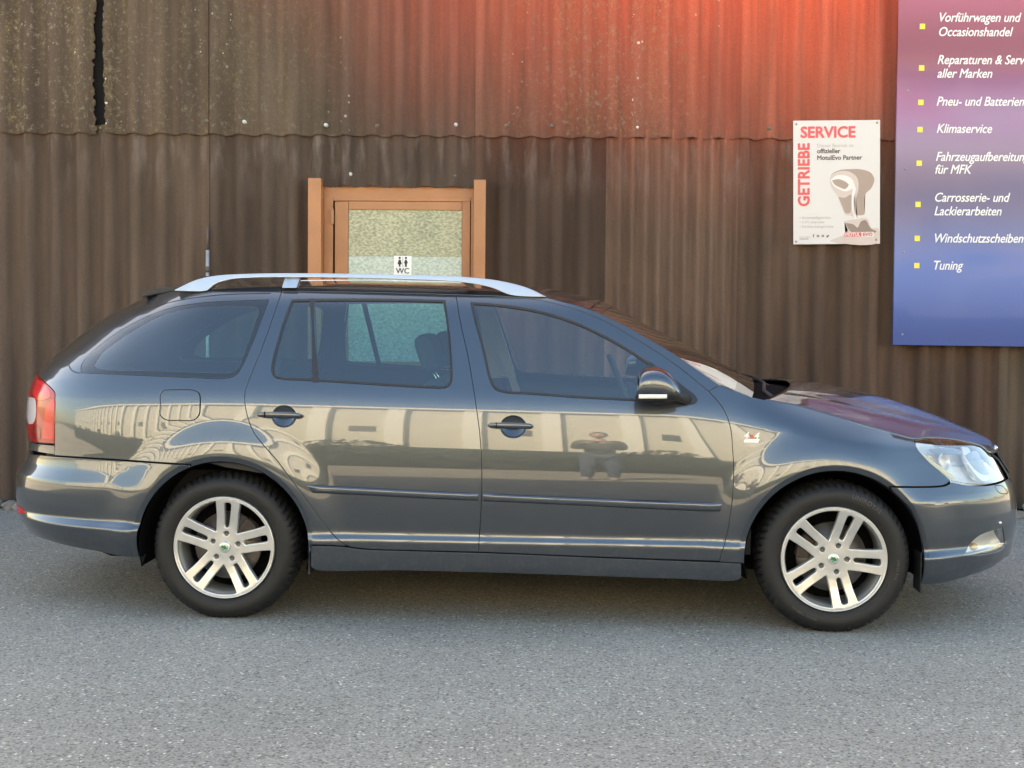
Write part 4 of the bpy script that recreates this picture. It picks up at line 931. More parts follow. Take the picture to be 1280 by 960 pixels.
    bm = bmesh.new(); bmesh.ops.create_icosphere(bm, subdivisions=3, radius=.024); bmesh.ops.translate(bm, verts=bm.verts, vec=P[0]); bm_obj('projector_lens', bm, LENS, hl, True)
    c = on_skin(1172, 578); P, N = skin_point(np.array([c[0]]), np.array([c[1]]), side, -.030)
    bm = bmesh.new(); bmesh.ops.create_icosphere(bm, subdivisions=2, radius=.011); bmesh.ops.translate(bm, verts=bm.verts, vec=P[0]); bm_obj('indicator_bulb', bm, AMBER, hl, True)
    # inner rib of the lamp
    rb = skin_panel('lamp_bezel', px_curve([[(1204, 556), (1212, 557), (1222, 576), (1240, 597), (1232, 600), (1214, 580), (1204, 556)]]), [], REFLECTOR, hl, side, off=-.012, gap=0, flange=.02, res=.01)
    skin_panel('amber_reflector', px_curve([[(1152, 566), (1164, 573), (1182, 586), (1196, 597), (1188, 596), (1172, 584), (1156, 572), (1152, 566)]]), [], AMBER_R, hl, side, off=-.008, gap=0, flange=.003, res=.01)
    skin_panel('inner_shade', px_curve([[(1209, 568), (1222, 562), (1231, 577), (1239, 592), (1228, 590), (1217, 580), (1209, 568)]]), [], SHADE_L, hl, side, off=-.010, gap=0, flange=.003, res=.01)
    skin_panel('inner_shade', px_curve([[(1163, 560), (1180, 557.5), (1198, 560), (1204, 565), (1186, 566), (1170, 565), (1163, 560)]]), [], SHADE_L, hl, side, off=-.009, gap=0, flange=.003, res=.01)
    # fender badge
    if near:
        BW = mat('badge_silver', (.55, .56, .57), rough=.3, metal=.3); BR = mat('badge_red', (.55, .03, .03), rough=.3)
        for s_t, u, v, sizev, m_, sh in (('4', 929.5, 547.6, .036, BW, .28), ('x', 937, 547.8, .030, BR, .2), ('4', 942.5, 548.2, .036, BW, .28)):
            q = on_skin(u, v); P, N = skin_point(np.array([q[0]]), np.array([q[1]]), side, .0008)
            text_mesh('badge_letter', s_t, sizev, m_, fp, P[0], (1, 0, -.02), (0, .12, 1), shear=sh, bold=.0012, depth=.0012)
        q0, q1 = on_skin(929.5, 553), on_skin(949.5, 549.2)
        pl = skin_panel('badge_plate', sz((q0[0], q0[1]), (q1[0] - .006, q0[1]), (q1[0], q1[1]), (q0[0] + .006, q1[1])), [], BW, fp, side, off=.0025, gap=0, flange=.002, res=.02)
        # arch liner clip seen on top of the front arch
    # wheel arch liners
    for xw in (-WHEEL_X, WHEEL_X):
        V, F = [], []; n = 40; R_ = ARCH_R - .004
        ys = (-.868, -.80, -.52)
        for i in range(n + 1):
            a = math.radians(-14 + 208 * i / n)
            for k, yy in enumerate(ys): rr = R_ + (.0, .012, .012)[k]; V.append((xw + rr * math.cos(a), -side * yy, WHEEL_Z + rr * math.sin(a)))
        for i in range(n):
            for k in range(2): F.append((i * 3 + k, i * 3 + k + 1, (i + 1) * 3 + k + 1, (i + 1) * 3 + k))
        cidx = len(V); V.append((xw, side * .52, WHEEL_Z))
        for i in range(n): F.append((i * 3 + 2, cidx, (i + 1) * 3 + 2))
        mesh_obj('arch_liner', V, F, LINER, CAR, True)
    box('mud_flap', -.925, -.915, min(side * .70, side * .86), max(side * .70, side * .86), .20, .36, PLASTIC, CAR, .003)
    box('mud_flap', 1.648, 1.656, min(side * .72, side * .84), max(side * .72, side * .84), .17, .34, PLASTIC, CAR, .003)

# bumpers
rbp = loop(REAR_BUMPER_HALF, mirror_rear(REAR_BUMPER_HALF)[::-1])
fb = np.vstack([FRONT_BUMPER_HALF, mirror_front(FRONT_BUMPER_HALF)[::-1]])
grille_low = sz((2.36, .318), (2.40, .395), (2.405, .42), (2.405, .435)); 
fog_far = mirror_front(FOG)
GL = sz((2.43, .30), (2.43, .44), (2.9, .44), (2 * S_FRONT - 2.43, .44), (2 * S_FRONT - 2.43, .30), (2.9, .295))
RB = skin_panel('rear_bumper', rbp, [], PAINT, CAR, -1, flange=.02)
FB = skin_panel('front_bumper', fb, [FOG, fog_far, GL], PAINT, CAR, -1, flange=.03)
skin_panel('lower_grille', GL, [], PLASTIC, FB, -1, off=-.028, gap=-.004, flange=0, res=.03)
for z_ in (.33, .365, .40):
    q = np.linspace(2.44, 2 * S_FRONT - 2.44, 60); A, _ = skin_point(q, np.full(60, z_ + .006), -1, -.008); B, _ = skin_point(q, np.full(60, z_ - .006), -1, -.008); A2, _ = skin_point(q, np.full(60, z_ + .004), -1, -.026)
    mesh_obj('grille_bar', np.vstack([A2, A, B]), [(r * 60 + i, r * 60 + i + 1, (r + 1) * 60 + i + 1, (r + 1) * 60 + i) for r in (0, 1) for i in range(59)], PLASTIC, FB)
for lp, sd in ((FOG, -1), (FOG, 1)):
    fg = skin_panel('fog_light', lp, [], LENS, CAR, sd, off=-.004, gap=.003, flange=.004, res=.01)
    fc = lp.mean(0); fw = np.abs(lp - fc).max(0)
    skin_panel('lamp_housing', inset(lp, .002), [], REFLECTOR, fg, sd, off_fn=lambda s, z: -.008 - .05 * np.clip(1 - ((s - fc[0]) / fw[0]) ** 4 - ((z - fc[1]) / fw[1]) ** 4, 0, 1) ** .5, flange=0, gap=0, res=.008)
    c = on_skin(1222, 683); P, N = skin_point(np.array([c[0]]), np.array([c[1]]), sd, -.022); bm = bmesh.new(); bmesh.ops.create_icosphere(bm, subdivisions=3, radius=.018); bmesh.ops.translate(bm, verts=bm.verts, vec=P[0]); bm_obj('fog_bulb', bm, AMBER, fg, True)
    rl = skin_panel('bumper_reflector', np.vstack([px_curve([[(19.6, 631), (24, 632.5), (31.8, 640.5)], [(31.8, 640.5), (22, 642.5)]]), sz((-2.56, .385), (-2.56, .418))]), [], RED3, RB, sd, off=.003, gap=0, flange=.004, res=.012)
q = on_skin(1247.5, 607.5 + 3)
tow = px_curve([[(1243, 607.5), (1251, 607), (1256.5, 611), (1259.5, 616), (1254, 617.2), (1248, 615), (1243, 607.5)]], 1.2)
strip_between(tow, .0012, .0012, 'tow_cover_seam', GAP, FB, -1, .0008); strip_between(tow, .0012, .0012, 'tow_cover_seam', GAP, FB, 1, .0008)
c = on_skin(1249.5, 653.5); P, N = skin_point(np.array([c[0]]), np.array([c[1]]), -1, .001); bm = bmesh.new(); bmesh.ops.create_icosphere(bm, subdivisions=2, radius=.008); bmesh.ops.translate(bm, verts=bm.verts, vec=P[0]); bm_obj('parking_sensor', bm, CHROME, FB, True)

# tailgate (wraps round the back)
_th = np.vstack([px_curve([[(68, 568.2), (67.8, 557)]]), sz((-2.22, .714), (-2.42, .718), (-2.60, .725)), sz((-2.635, .78), (-2.635, .9), (-2.62, 1.0), (-2.585, 1.034), (S_SEAM - .002, 1.038)), sz((S_SEAM, 1.2), (S_SEAM, Z_TT), (-2.7, Z_TT), (S_REAR, Z_TT))])
TG = np.vstack([_th, mirror_rear(_th)[::-1]])
WB = np.vstack([sz((-2.60, 1.06), (-2.60, 1.34), (S_REAR, 1.345)), mirror_rear(sz((-2.60, 1.06), (-2.60, 1.34)))[::-1]]); WB = loop(*[np.array([WB[i], WB[(i + 1) % len(WB)]]) for i in range(len(WB))])
def densify(l, st=.02):
    o = []
    for i in range(len(l)):
        a, b = l[i], l[(i + 1) % len(l)]; n = max(int(np.linalg.norm(b - a) / st), 1); o += [a + (b - a) * k / n for k in range(n)]
    return np.array(o)
TGo = skin_panel('tailgate', densify(TG), [densify(WB)], PAINT, CAR, -1, flange=.02)
skin_panel('window_pane', densify(WB), [], GLASS_R, TGo, -1, off=-.002, gap=.001, flange=0, res=.03)
seal(densify(WB), TGo, -1, w=.03, m=FRIT, off=-.001)
box('plate_recess', -2.438, -2.40, -.26, .26, .76, .88, PLASTIC, TGo, .01)

# ---- patches that span the car from side to side: (near edge, centre line) pairs
def span_patch(name, L, M, m, parent, nl=60, nw=36, power=2.0, zoff=0.0, shift=0.0, wlim=1.0, ridge=None, trim=None):
    L = np.array(L); M = np.array(M)
    def res(c, n):
        d = np.r_[0, np.cumsum(np.linalg.norm(np.diff(c, axis=0), axis=1))]; d /= d[-1]; t = np.linspace(0, 1, n)
        return np.stack([np.interp(t, d, c[:, i]) for i in range(3)], 1)
    L, M = res(L, nl), res(M, nl); V, F = [], []
    for i in range(nl):
        for j in range(nw + 1):
            w = (2 * j / nw - 1) * wlim; e_ = .03; q = 1 - ((w * w + e_) ** (power / 2) - e_ ** (power / 2)) / ((1 + e_) ** (power / 2) - e_ ** (power / 2)); qx = 1 - abs(w) ** 2.0
            z = L[i, 2] + (M[i, 2] - L[i, 2]) * q + zoff
            if ridge is not None: z += ridge(i / (nl - 1), w)
            V.append((L[i, 0] + (M[i, 0] - L[i, 0]) * qx + shift, -w * -abs(L[i, 1]) * -1 if False else w * abs(L[i, 1]), z))
    for i in range(nl - 1):
        for j in range(nw): F.append((i * (nw + 1) + j, (i + 1) * (nw + 1) + j, (i + 1) * (nw + 1) + j + 1, i * (nw + 1) + j + 1))
    return mesh_obj(name, V, F, m, parent)
def near_edge(pix, off=-.001): q = px_curve([pix], 2.5); return skin_point(q[:, 0], q[:, 1], -1, off)[0]
def centre(pix): return np.array([carpt(u, v, 0.0) for u, v in catmull(pix, 4)])
roofL = np.vstack([skin_point(np.array([-2.40, -2.25]), np.array([1.388, 1.390]), -1, 0)[0], near_edge([(197, 368), (218.5, 364), (261.6, 362), (300, 359.5), (352, 358), (452, 358), (574, 361.7), (640, 366.5), (683, 371.7), (700, 376), (723, 381.8), (736, 386.2)])])
roofM = np.vstack([[-1.91, 0, 1.392], [-1.86, 0, 1.412], [-1.78, 0, 1.432], [-1.5, 0, 1.462], [-.8, 0, 1.473], [-.3, 0, 1.465], [.05, 0, 1.443], centre([(751.6, 375.5)])[0]])
ROOF = span_patch('roof', roofL, roofM, PAINT, CAR, nl=90, power=2.4)
wsL = near_edge([(737.5, 387), (747, 391.5), (782, 408), (817, 428), (841, 442), (864, 457.5), (899, 482), (920, 490), (940, 497)], -.004)
wsM = np.vstack([centre([(754, 377.5), (786, 394), (825, 415), (865, 434), (900, 453), (934, 471.5)])])
WS = span_patch('windscreen', wsL, wsM, GLASS_W, CAR, nl=40, power=2.3)
# black border of the screen, both sides and along the bottom
def sub_patch(name, L, M, m, parent, w0, w1, t0, t1, off=.0015, nl=40, nw=8, power=2.3):
    def res(c, n):
        d = np.r_[0, np.cumsum(np.linalg.norm(np.diff(c, axis=0), axis=1))]; d /= d[-1]; t = np.linspace(t0, t1, n)
        return np.stack([np.interp(t, d, c[:, i]) for i in range(3)], 1)
    L, M = res(np.array(L), nl), res(np.array(M), nl); V, F = [], []
    for i in range(nl):
        for j in range(nw + 1):
            w = w0 + (w1 - w0) * j / nw; e_ = .03; q = 1 - ((w * w + e_) ** (power / 2) - e_ ** (power / 2)) / ((1 + e_) ** (power / 2) - e_ ** (power / 2)); qx = 1 - w * w
            V.append((L[i, 0] + (M[i, 0] - L[i, 0]) * qx + off * .6, w * abs(L[i, 1]), L[i, 2] + (M[i, 2] - L[i, 2]) * q + off))
    for i in range(nl - 1):
        for j in range(nw): F.append((i * (nw + 1) + j, (i + 1) * (nw + 1) + j, (i + 1) * (nw + 1) + j + 1, i * (nw + 1) + j + 1))
    return mesh_obj(name, V, F, m, parent)
for w0, w1 in ((-1.0, -.955), (.955, 1.0)): sub_patch('screen_border', wsL, wsM, FRIT, WS, w0, w1, 0, 1)
sub_patch('screen_border', wsL, wsM, FRIT, WS, -.955, .955, 0, .06, nw=30, nl=6); sub_patch('screen_border', wsL, wsM, FRIT, WS, -.955, .955, .90, 1, nw=30, nl=6)
sub_patch('mirror_mount', wsL, wsM, FRIT, WS, -.10, .10, .06, .20, nw=6, nl=6)
# cowl and bonnet
cowlL = near_edge([(941, 497.3), (952, 499.5), (965, 501)], -.012); cowlM = centre([(934, 472.5), (962, 475.5), (990, 479)]); cowlM[:, 2] -= .012
span_patch('cowl_panel', cowlL, cowlM, GAP, CAR, nl=10, power=2.2, zoff=-.010)
hoodL = near_edge([(956, 500), (975, 503), (1000, 508), (1040, 519.3), (1080, 531.5), (1115, 541.5), (1143, 548), (1156, 546.3), (1184, 547.3), (1211, 552.3), (1228, 558.2), (1236, 566)], .0)
hoodM = np.vstack([centre([(983, 474.5), (1010, 477.5), (1040, 482), (1100, 495.5), (1150, 511), (1200, 531), (1232, 548), (1241, 560)])])
def hood_ridge(t, w):
    a = abs(w); c1 = .80 - .22 * t
    return .006 * math.exp(-((a - c1) / .07) ** 2) * min(1, t * 6) - .006 * math.exp(-((a - c1 + .13) / .06) ** 2) * min(1, t * 6)
HOOD = span_patch('bonnet', hoodL, hoodM, PAINT, CAR, nl=80, nw=70, power=1.35, ridge=hood_ridge)
md = HOOD.modifiers.new('thickness', 'SOLIDIFY'); md.thickness = .012; md.offset = -1
# grille between bonnet and bumper
g0 = skin_point(np.linspace(2.36, S_FRONT, 30), np.full(30, ZG), -1, -.004)[0]; V, F = [], []
gs = np.linspace(2.30, 2 * S_FRONT - 2.30, 60)
for z_, o_ in ((ZG - .01, -.004), (ZG + .03, -.006), (ZG + .08, -.012), (ZG + .13, -.03)):
    P, _ = skin_point(gs, np.full(60, z_), -1, o_); V += list(P)
GR = mesh_obj('grille', V, [(r * 60 + i, r * 60 + i + 1, (r + 1) * 60 + i + 1, (r + 1) * 60 + i) for r in range(3) for i in range(59)], PLASTIC, CAR)
for k in range(40):
    i = 10 + k; P0 = skin_point(np.array([gs[i]]), np.array([ZG + .01]), -1, .002)[0][0]; P1 = skin_point(np.array([gs[i]]), np.array([ZG + .11]), -1, -.008)[0][0]
    tube('grille_slat', [P0, P1], .004, PLASTIC, GR, 5)
P_, _ = skin_point(np.linspace(2.36, 2 * S_FRONT - 2.36, 60), np.full(60, ZG + .125), -1, .003)
tube('grille_surround', P_, .011, CHROME, GR, 8)

# ---- wipers
for (y0, y1, t) in ((-.58, -.02, 0), (-.05, .50, 1)):
    e1 = Vector((.985 + .14 * (1 - abs(y0)), y0, .992)); e2 = Vector((.985 + .10 * (1 - abs(y1)), y1, 1.022))
    tube('wiper_arm', [e1 + Vector((.02, 0, -.03)), e1 + Vector((-.01, .05, -.004)), (e1 + e2) / 2 + Vector((.0, 0, .004)), e2 + Vector((-.02, 0, -.002))], [.011, .009, .007, .004], PLASTIC, CAR, 6)
tube('wiper_blade', [(.94, -.66, .988), (.99, -.40, 1.003), (1.02, -.12, 1.013)], .006, BLACK, CAR, 6)

# ---- roof rails
for side in (-1, 1):
    y0 = -.575
    def RP(l): return [tuple(carpt(u, v, y0)[[0, 2]]) for u, v in l]
    top = catmull([(220, 363.2), (233, 356.5), (248, 350), (270, 345), (316, 342.2), (406, 341.8), (497, 343.4), (574, 345.8), (624, 351), (660, 360), (684, 371.2)], 5)
    bot = catmull([(684, 371.4), (660, 371), (638, 368.8), (615, 359.8), (579, 353.2), (497, 349.3), (400, 347.2), (316, 347.6), (289, 350), (270.6, 356), (262, 363.2), (240, 364.4), (220, 363.6)], 5)
    rail = extrude_poly('roof_rail', RP([tuple(p) for p in top] + [tuple(p) for p in bot[1:-1]]), side * .560, side * .592, RAIL, CAR, .005)
    for v in rail.data.vertices:
        if abs(v.co.y) > .58: v.co.y += side * (.012 - .55 * max(v.co.z - carpt(400, 347.4, y0)[2], -.01))
    st = [(357, 347), (376, 347), (373, 360), (355, 360)]
    extrude_poly('rail_foot', RP(st), side * .563, side * .589, RAIL, rail, .002)
    for v in rail.children[0].data.vertices:
        if abs(v.co.y) > .58: v.co.y += side * (.010 - .55 * max(v.co.z - carpt(400, 352, y0)[2], -.03))
    for u0, u1 in ((579, 590),):
        extrude_poly('rail_joint', RP([(u0, 352.6), (u1, 353.6), (u1 + 5, 360), (u0 + 6, 359)]), side * .565, side * .587, PLASTIC, rail, .001)
sp = [tuple(carpt(u, v, -.45)[[0, 2]]) for u, v in ((240, 357.6), (215, 358.8), (197, 361.2), (184, 365.6), (180.8, 368.5), (182, 371.5), (205, 367.5), (240, 361))]
extrude_poly('roof_spoiler', sp, -.50, .50, PLASTIC, CAR, .005)
tube('antenna', [(-1.62, 0, 1.455), (-1.60, 0, 1.478), (-1.66, 0, 1.485)], [.020, .012, .006], PLASTIC, CAR, 8)

# ---- mirrors
for side in (-1, 1):
    yc = -.985
    secs = [(797.5, 470, 498.5), (799, 464, 499.3), (803, 460.5, 500), (810, 458.3, 500.8), (820, 458, 501.5), (829, 460.3, 501.8), (837, 466, 501.8), (844, 474, 501.3), (849, 483, 500.3), (852.5, 490, 499)]
    V, F = [], []; n = 28
    for i, (u, vt, vb) in enumerate(secs):
        a, b = carpt(u, vt, yc), carpt(u, vb, yc); zc_, hz = (a[2] + b[2]) / 2, (a[2] - b[2]) / 2; x = (a[0] + b[0]) / 2
        hy = .098 * (1 - (max(i - 4, 0) / 6.5) ** 2 * .55) * (.93 if i == 0 else 1)
        for k in range(n):
            q = 2 * math.pi * k / n; c_, s_ = math.cos(q), math.sin(q); c_ = math.copysign(abs(c_) ** .8, c_); s_ = math.copysign(abs(s_) ** .85, s_)
            V.append((x, -side * (yc + hy * c_ + .03 * max(i - 6, 0) / 3), zc_ + hz * s_))
    for i in range(len(secs) - 1):
        for k in range(n): F.append((i * n + k, i * n + (k + 1) % n, (i + 1) * n + (k + 1) % n, (i + 1) * n + k))
    zs = carpt(815, 490, yc)[2]; zi = carpt(815, 496.3, yc)[2]
    F.append(tuple((len(secs) - 1) * n + k for k in range(n)))
    up = [f for f in F if sum(V[j][2] for j in f) / len(f) > zs]; lo = [f for f in F if f not in up]
    mo = mesh_obj('side_mirror', V, up, PAINT, CAR); lw = mesh_obj('mirror_base', V, lo, PLASTIC, mo)
    for o in (mo, lw):
        bm = bmesh.new(); bm.from_mesh(o.data); bmesh.ops.delete(bm, geom=[v for v in bm.verts if not v.link_faces], context='VERTS'); bmesh.ops.recalc_face_normals(bm, faces=bm.faces)
        bm.to_mesh(o.data); bm.free()
        s_m = o.modifiers.new('smooth', 'SUBSURF'); s_m.levels = 1; s_m.render_levels = 2
        th = o.modifiers.new('thickness', 'SOLIDIFY'); th.thickness = .002
    x0 = carpt(800, 480, yc)[0]; ring = V[n:2 * n]
    mesh_obj('mirror_glass', [(x0, p[1] * .985 + .015 * -side * yc * 1, p[2]) for p in ring], [tuple(range(n))], CHROME, mo, False)
    ind = []
    for u in np.linspace(797.5, 832, 14): ind.append((carpt(u, 493.6, yc)[0], carpt(u, 493.6, yc)[2], u))
    V2, F2 = [], []
    for i, (x, z, u) in enumerate(ind):
        hy = .098 * .97; yy = -side * (yc - hy * (1.0 if 1 <= i <= 12 else .985)); out = side * (-1) * -.004
        for dz, do in ((.0085, 0), (.006, .004), (-.006, .004), (-.0085, 0)): V2.append((x, side * (abs(yy) + do), z + dz))
    for i in range(13):
        for k in range(3): F2.append((i * 4 + k, i * 4 + k + 1, (i + 1) * 4 + k + 1, (i + 1) * 4 + k))
    io = mesh_obj('mirror_indicator', V2, F2, mat('clear_indicator', (.80, .80, .76), rough=.15, coat=1.0), mo)
    a, b = carpt(846, 495, yc), carpt(862, 500, -.86)
    tube('mirror_stalk', [(a[0] - .03, side * .95, a[2] - .004), (a[0] + .01, side * .90, a[2] - .006), (b[0] - .01, side * .845, b[2] + .004)], [.022, .020, .024], PLASTIC, mo, 10)

# ---- wheels
LETTER = mat('moulded_sidewall_letters', (.050, .048, .046), rough=.6)
def wheel(name, loc, flip, rot, lettering):
    w = empty(name, loc, math.pi if flip else 0.0, CAR)
    N = 300
    prof = [(.214, .030), (.219, .010), (.226, .004), (.236, -.003), (.250, -.0075), (.262, -.009), (.274, -.0085), (.284, -.004), (.295, .003), (.304, .012), (.3105, .022), (.3145, .032)]
    tread = [(.3175, .044), (.3195, .060), (.3205, .076), (.3208, .082), (.321, .100), (.321, .118), (.3208, .124), (.3205, .146), (.3185, .164), (.3155, .176)]
    back = [(.307, .190), (.290, .203), (.262, .210), (.230, .200), (.214, .185)]
    full = prof + tread + back; V, F = [], []; k = len(full)
    for i in range(N):
        a = 2 * math.pi * i / N
        for q, (r, d) in enumerate(full):
            rr = r
            if 8 <= q <= len(prof) + len(tread):
                ph = (a * 62 / (2 * math.pi) + (abs(d - .105) * 9.0)) % 1.0          # swept lateral grooves, 62 blocks
                depth = .009 if q >= 11 else (.008 if q == 10 else (.006 if q == 9 else .003))
                g = 1 if ph < .24 else (0 if ph > .30 else (.30 - ph) / .06)
                if q in (len(prof) + 3, len(prof) + 6): g = 1
                rr -= depth * g
            if q in (2, 3): rr += .0005
            flat = 0.0
            V.append((rr * math.cos(a), d, max(rr * math.sin(a), .0015 - loc[2])))
    for i in range(N):
        j = (i + 1) % N
        for q in range(k - 1): F.append((i * k + q, j * k + q, j * k + q + 1, i * k + q + 1))
    ty = mesh_obj('tyre', V, F, RUBBER, w); ty.data.set_sharp_from_angle(angle=math.radians(32))
    # moulded rings on the sidewall
    for r_, d_ in ((.2405, -.0045), (.2955, .0055)):
        vv, ff = lathe([(r_ - .0012, d_ + .0015), (r_, d_ - .0012), (r_ + .0012, d_ + .0020)], 120); mesh_obj('sidewall_ring', vv, ff, RUBBER, ty)
    if lettering:
        for body, a_mid, r_in, size in (('UNIROYAL', 61, .2655, .0265), ('205/55 R16', -8, .2560, .0165), ('RADIAL TUBELESS', -118, .2575, .0130)):
            t = text_mesh('sidewall_lettering', body, size, LETTER, ty, (0, 0, 0), (1, 0, 0), (0, 0, 1), bold=.0006, depth=.0016, align='CENTER', spacing=1.12)
            for v in t.data.vertices:
                ang = math.radians(a_mid) - v.co.x / (r_in + size * .4); r = r_in + v.co.z; dep = np.interp(r, [.236, .25, .262, .274, .284, .293], [-.003, -.0075, -.009, -.0085, -.004, .004]); y = dep + v.co.y * .8 - .0006
                v.co = Vector((r * math.cos(ang), y, r * math.sin(ang)))
    # rim: dished face with double spokes
    def face_depth(r): return np.interp(r, [0, .03, .06, .09, .12, .16, .195, .206, .2135], [.017, .0175, .018, .017, .014, .007, .001, -.001, -.001])
    def fmap(a, b, off):
        r = np.hypot(a, b); d = face_depth(r); e = .002
        sl = (face_depth(r + e) - face_depth(r - e)) / (2 * e); rr = np.maximum(r, 1e-6)
        Nn = np.stack([sl * a / rr, -np.ones_like(a), sl * b / rr], 1); Nn /= np.linalg.norm(Nn, axis=1, keepdims=True)
        return np.stack([a, d, b], 1) + np.array([0, 1, 0]) * (-np.asarray(off)), Nn
    circ = np.array([(.2135 * math.cos(t), .2135 * math.sin(t)) for t in np.linspace(0, 2 * math.pi, 180, endpoint=False)])
    holes = []
    def chaik(p, it=3):
        p = np.array(p)
        for _ in range(it):
            q = np.roll(p, -1, 0); p = np.stack([p * .75 + q * .25, p * .25 + q * .75], 1).reshape(-1, 2)
        return p
    for s5 in range(5):
        ph = math.radians(rot + 72 * s5); ax = np.array([math.cos(ph), math.sin(ph)]); nx_ = np.array([-ax[1], ax[0]])
        wi, wo = .0140, .0185
        sl = [ax * r + nx_ * o for r, o in ((.080, -wi), (.12, -wi - .001), (.165, -wo), (.198, -wo), (.198, wo), (.165, wo), (.12, wi + .001), (.080, wi))]
        holes.append(chaik(sl, 2))
        bc = ax * .0575; holes.append(np.array([bc + 0.0150 * np.array([math.cos(t), math.sin(t)]) for t in np.linspace(0, 2 * math.pi, 20, endpoint=False)]))
        ph2 = ph + math.radians(72); ax2 = np.array([math.cos(ph2), math.sin(ph2)]); nx2 = np.array([-ax2[1], ax2[0]])
        o0, o1 = .0425, .0490
        A = [ax * r + nx_ * o for r, o in ((.092, o0 - .001), (.14, o0), (.192, o1))]
        B = [ax2 * r - nx2 * o for r, o in ((.192, o1), (.14, o0), (.092, o0 - .001))]
        pa, pb = math.atan2(*(A[-1][::-1])), math.atan2(*(B[0][::-1])); 
        while pb < pa: pb += 2 * math.pi
        arcp = [.2070 * np.array([math.cos(t), math.sin(t)]) for t in np.linspace(pa, pb, 7)]
        bis = ph + math.radians(36); apex = [.074 * np.array([math.cos(bis - .06), math.sin(bis - .06)]), .074 * np.array([math.cos(bis + .06), math.sin(bis + .06)])]
        poly = apex[::-1][1:] + A + arcp + B + apex[::-1][:1]
        holes.append(chaik([q for q in poly], 2))
    v_, f_, n_ = plate(circ, holes, lambda a, b, off: fmap(a, b, off), res=.0075, gap=0.0, flange=.026, rim=.0042)
    # the 2-D plane (a, b) faces -y
    rim = mesh_obj('rim', v_, f_, ALLOY, w, True, n_)
    vv, ff = lathe([(.2125, .0), (.2150, -.0035), (.2175, -.0035), (.2200, .002), (.2215, .016), (.2160, .016)], 120); mesh_obj('rim_flange', vv, ff, ALLOY, rim)
    vv, ff = lathe([(.2150, .010), (.2000, .024), (.194, .050), (.190, .120), (.200, .185)], 90); mesh_obj('rim_barrel', [(x, y, z) for x, y, z in vv], ff, ALLOY, rim)
    vv, ff = lathe([(.0005, .065), (.145, .065), (.145, .085), (.0005, .085)], 72); bd = mesh_obj('brake_disc', vv, ff, DISC, w)
    vv, ff = lathe([(.0005, .030), (.074, .036), (.078, .066)], 48); mesh_obj('hub_carrier', vv, ff, RUSTY, bd)
    ca = math.radians(35 if loc[0] < 0 else 160)
    cl = [((.098 + .052 * q) * math.cos(ca + p), (.098 + .052 * q) * math.sin(ca + p)) for q, p in ((0, -.42), (1, -.36), (1.05, 0), (1, .36), (0, .42))]
    extrude_poly('brake_caliper', cl, .046, .10, RUSTY, w, .006)
    vv, ff = lathe([(.0005, .14), (.19, .14)], 60); mesh_obj('back_plate', vv, ff, GAP, w)
    BOLT = bpy.data.materials.get('wheel_bolt') or mat('wheel_bolt', (.13, .128, .12), rough=.4, metal=.6)
    for s5 in range(5):
        ph = math.radians(rot + 72 * s5); vv, ff = lathe([(.0005, .0245), (.0045, .0245), (.0055, .0225), (.0100, .0215), (.0110, .034)], 6)
        mesh_obj('wheel_bolt', [(x + .0575 * math.cos(ph), y, z + .0575 * math.sin(ph)) for x, y, z in vv], ff, BOLT, w, False)
    CAPW = bpy.data.materials.get('cap_silver') or mat('cap_silver', (.74, .75, .73), rough=.2, metal=.5, coat=.6); GREEN = bpy.data.materials.get('emblem_green') or mat('emblem_green', (.025, .20, .085), rough=.25, coat=.6)
    vv, ff = lathe([(.0005, .0055), (.016, .0060), (.0205, .0075), (.0235, .0095), (.0240, .016)], 48); cap = mesh_obj('centre_cap', vv, ff, CAPW, w)
    def emb(pts): 
        bm = bmesh.new(); f = bm.faces.new([bm.verts.new((a, .0046, b)) for a, b in pts]); bmesh.ops.triangulate(bm, faces=[f]); bmesh.ops.recalc_face_normals(bm, faces=bm.faces); return bm_obj('emblem', bm, GREEN, cap)
    vv, ff = lathe([(.0150, .0050), (.0168, .0052)], 48); mesh_obj('emblem_ring', vv, ff, GREEN, cap)
    emb([(-.013, -.004), (-.004, -.004), (.002, -.009), (.012, -.006), (.006, -.001), (.010, .004), (.004, .003), (.002, .012), (-.002, .006), (-.006, .011), (-.006, .004), (-.011, .005)])
    emb([(-.009, -.006), (-.003, -.007), (.001, -.012), (-.005, -.012)])
    return w
wheel('wheel', (-WHEEL_X, -.862, WHEEL_Z), False, 85, False)
wheel('wheel', (WHEEL_X, -.862, WHEEL_Z + .001), False, 69, True)
wheel('wheel', (-WHEEL_X, .862, WHEEL_Z), True, 20, False)
wheel('wheel', (WHEEL_X, .862, WHEEL_Z), True, 50, False)

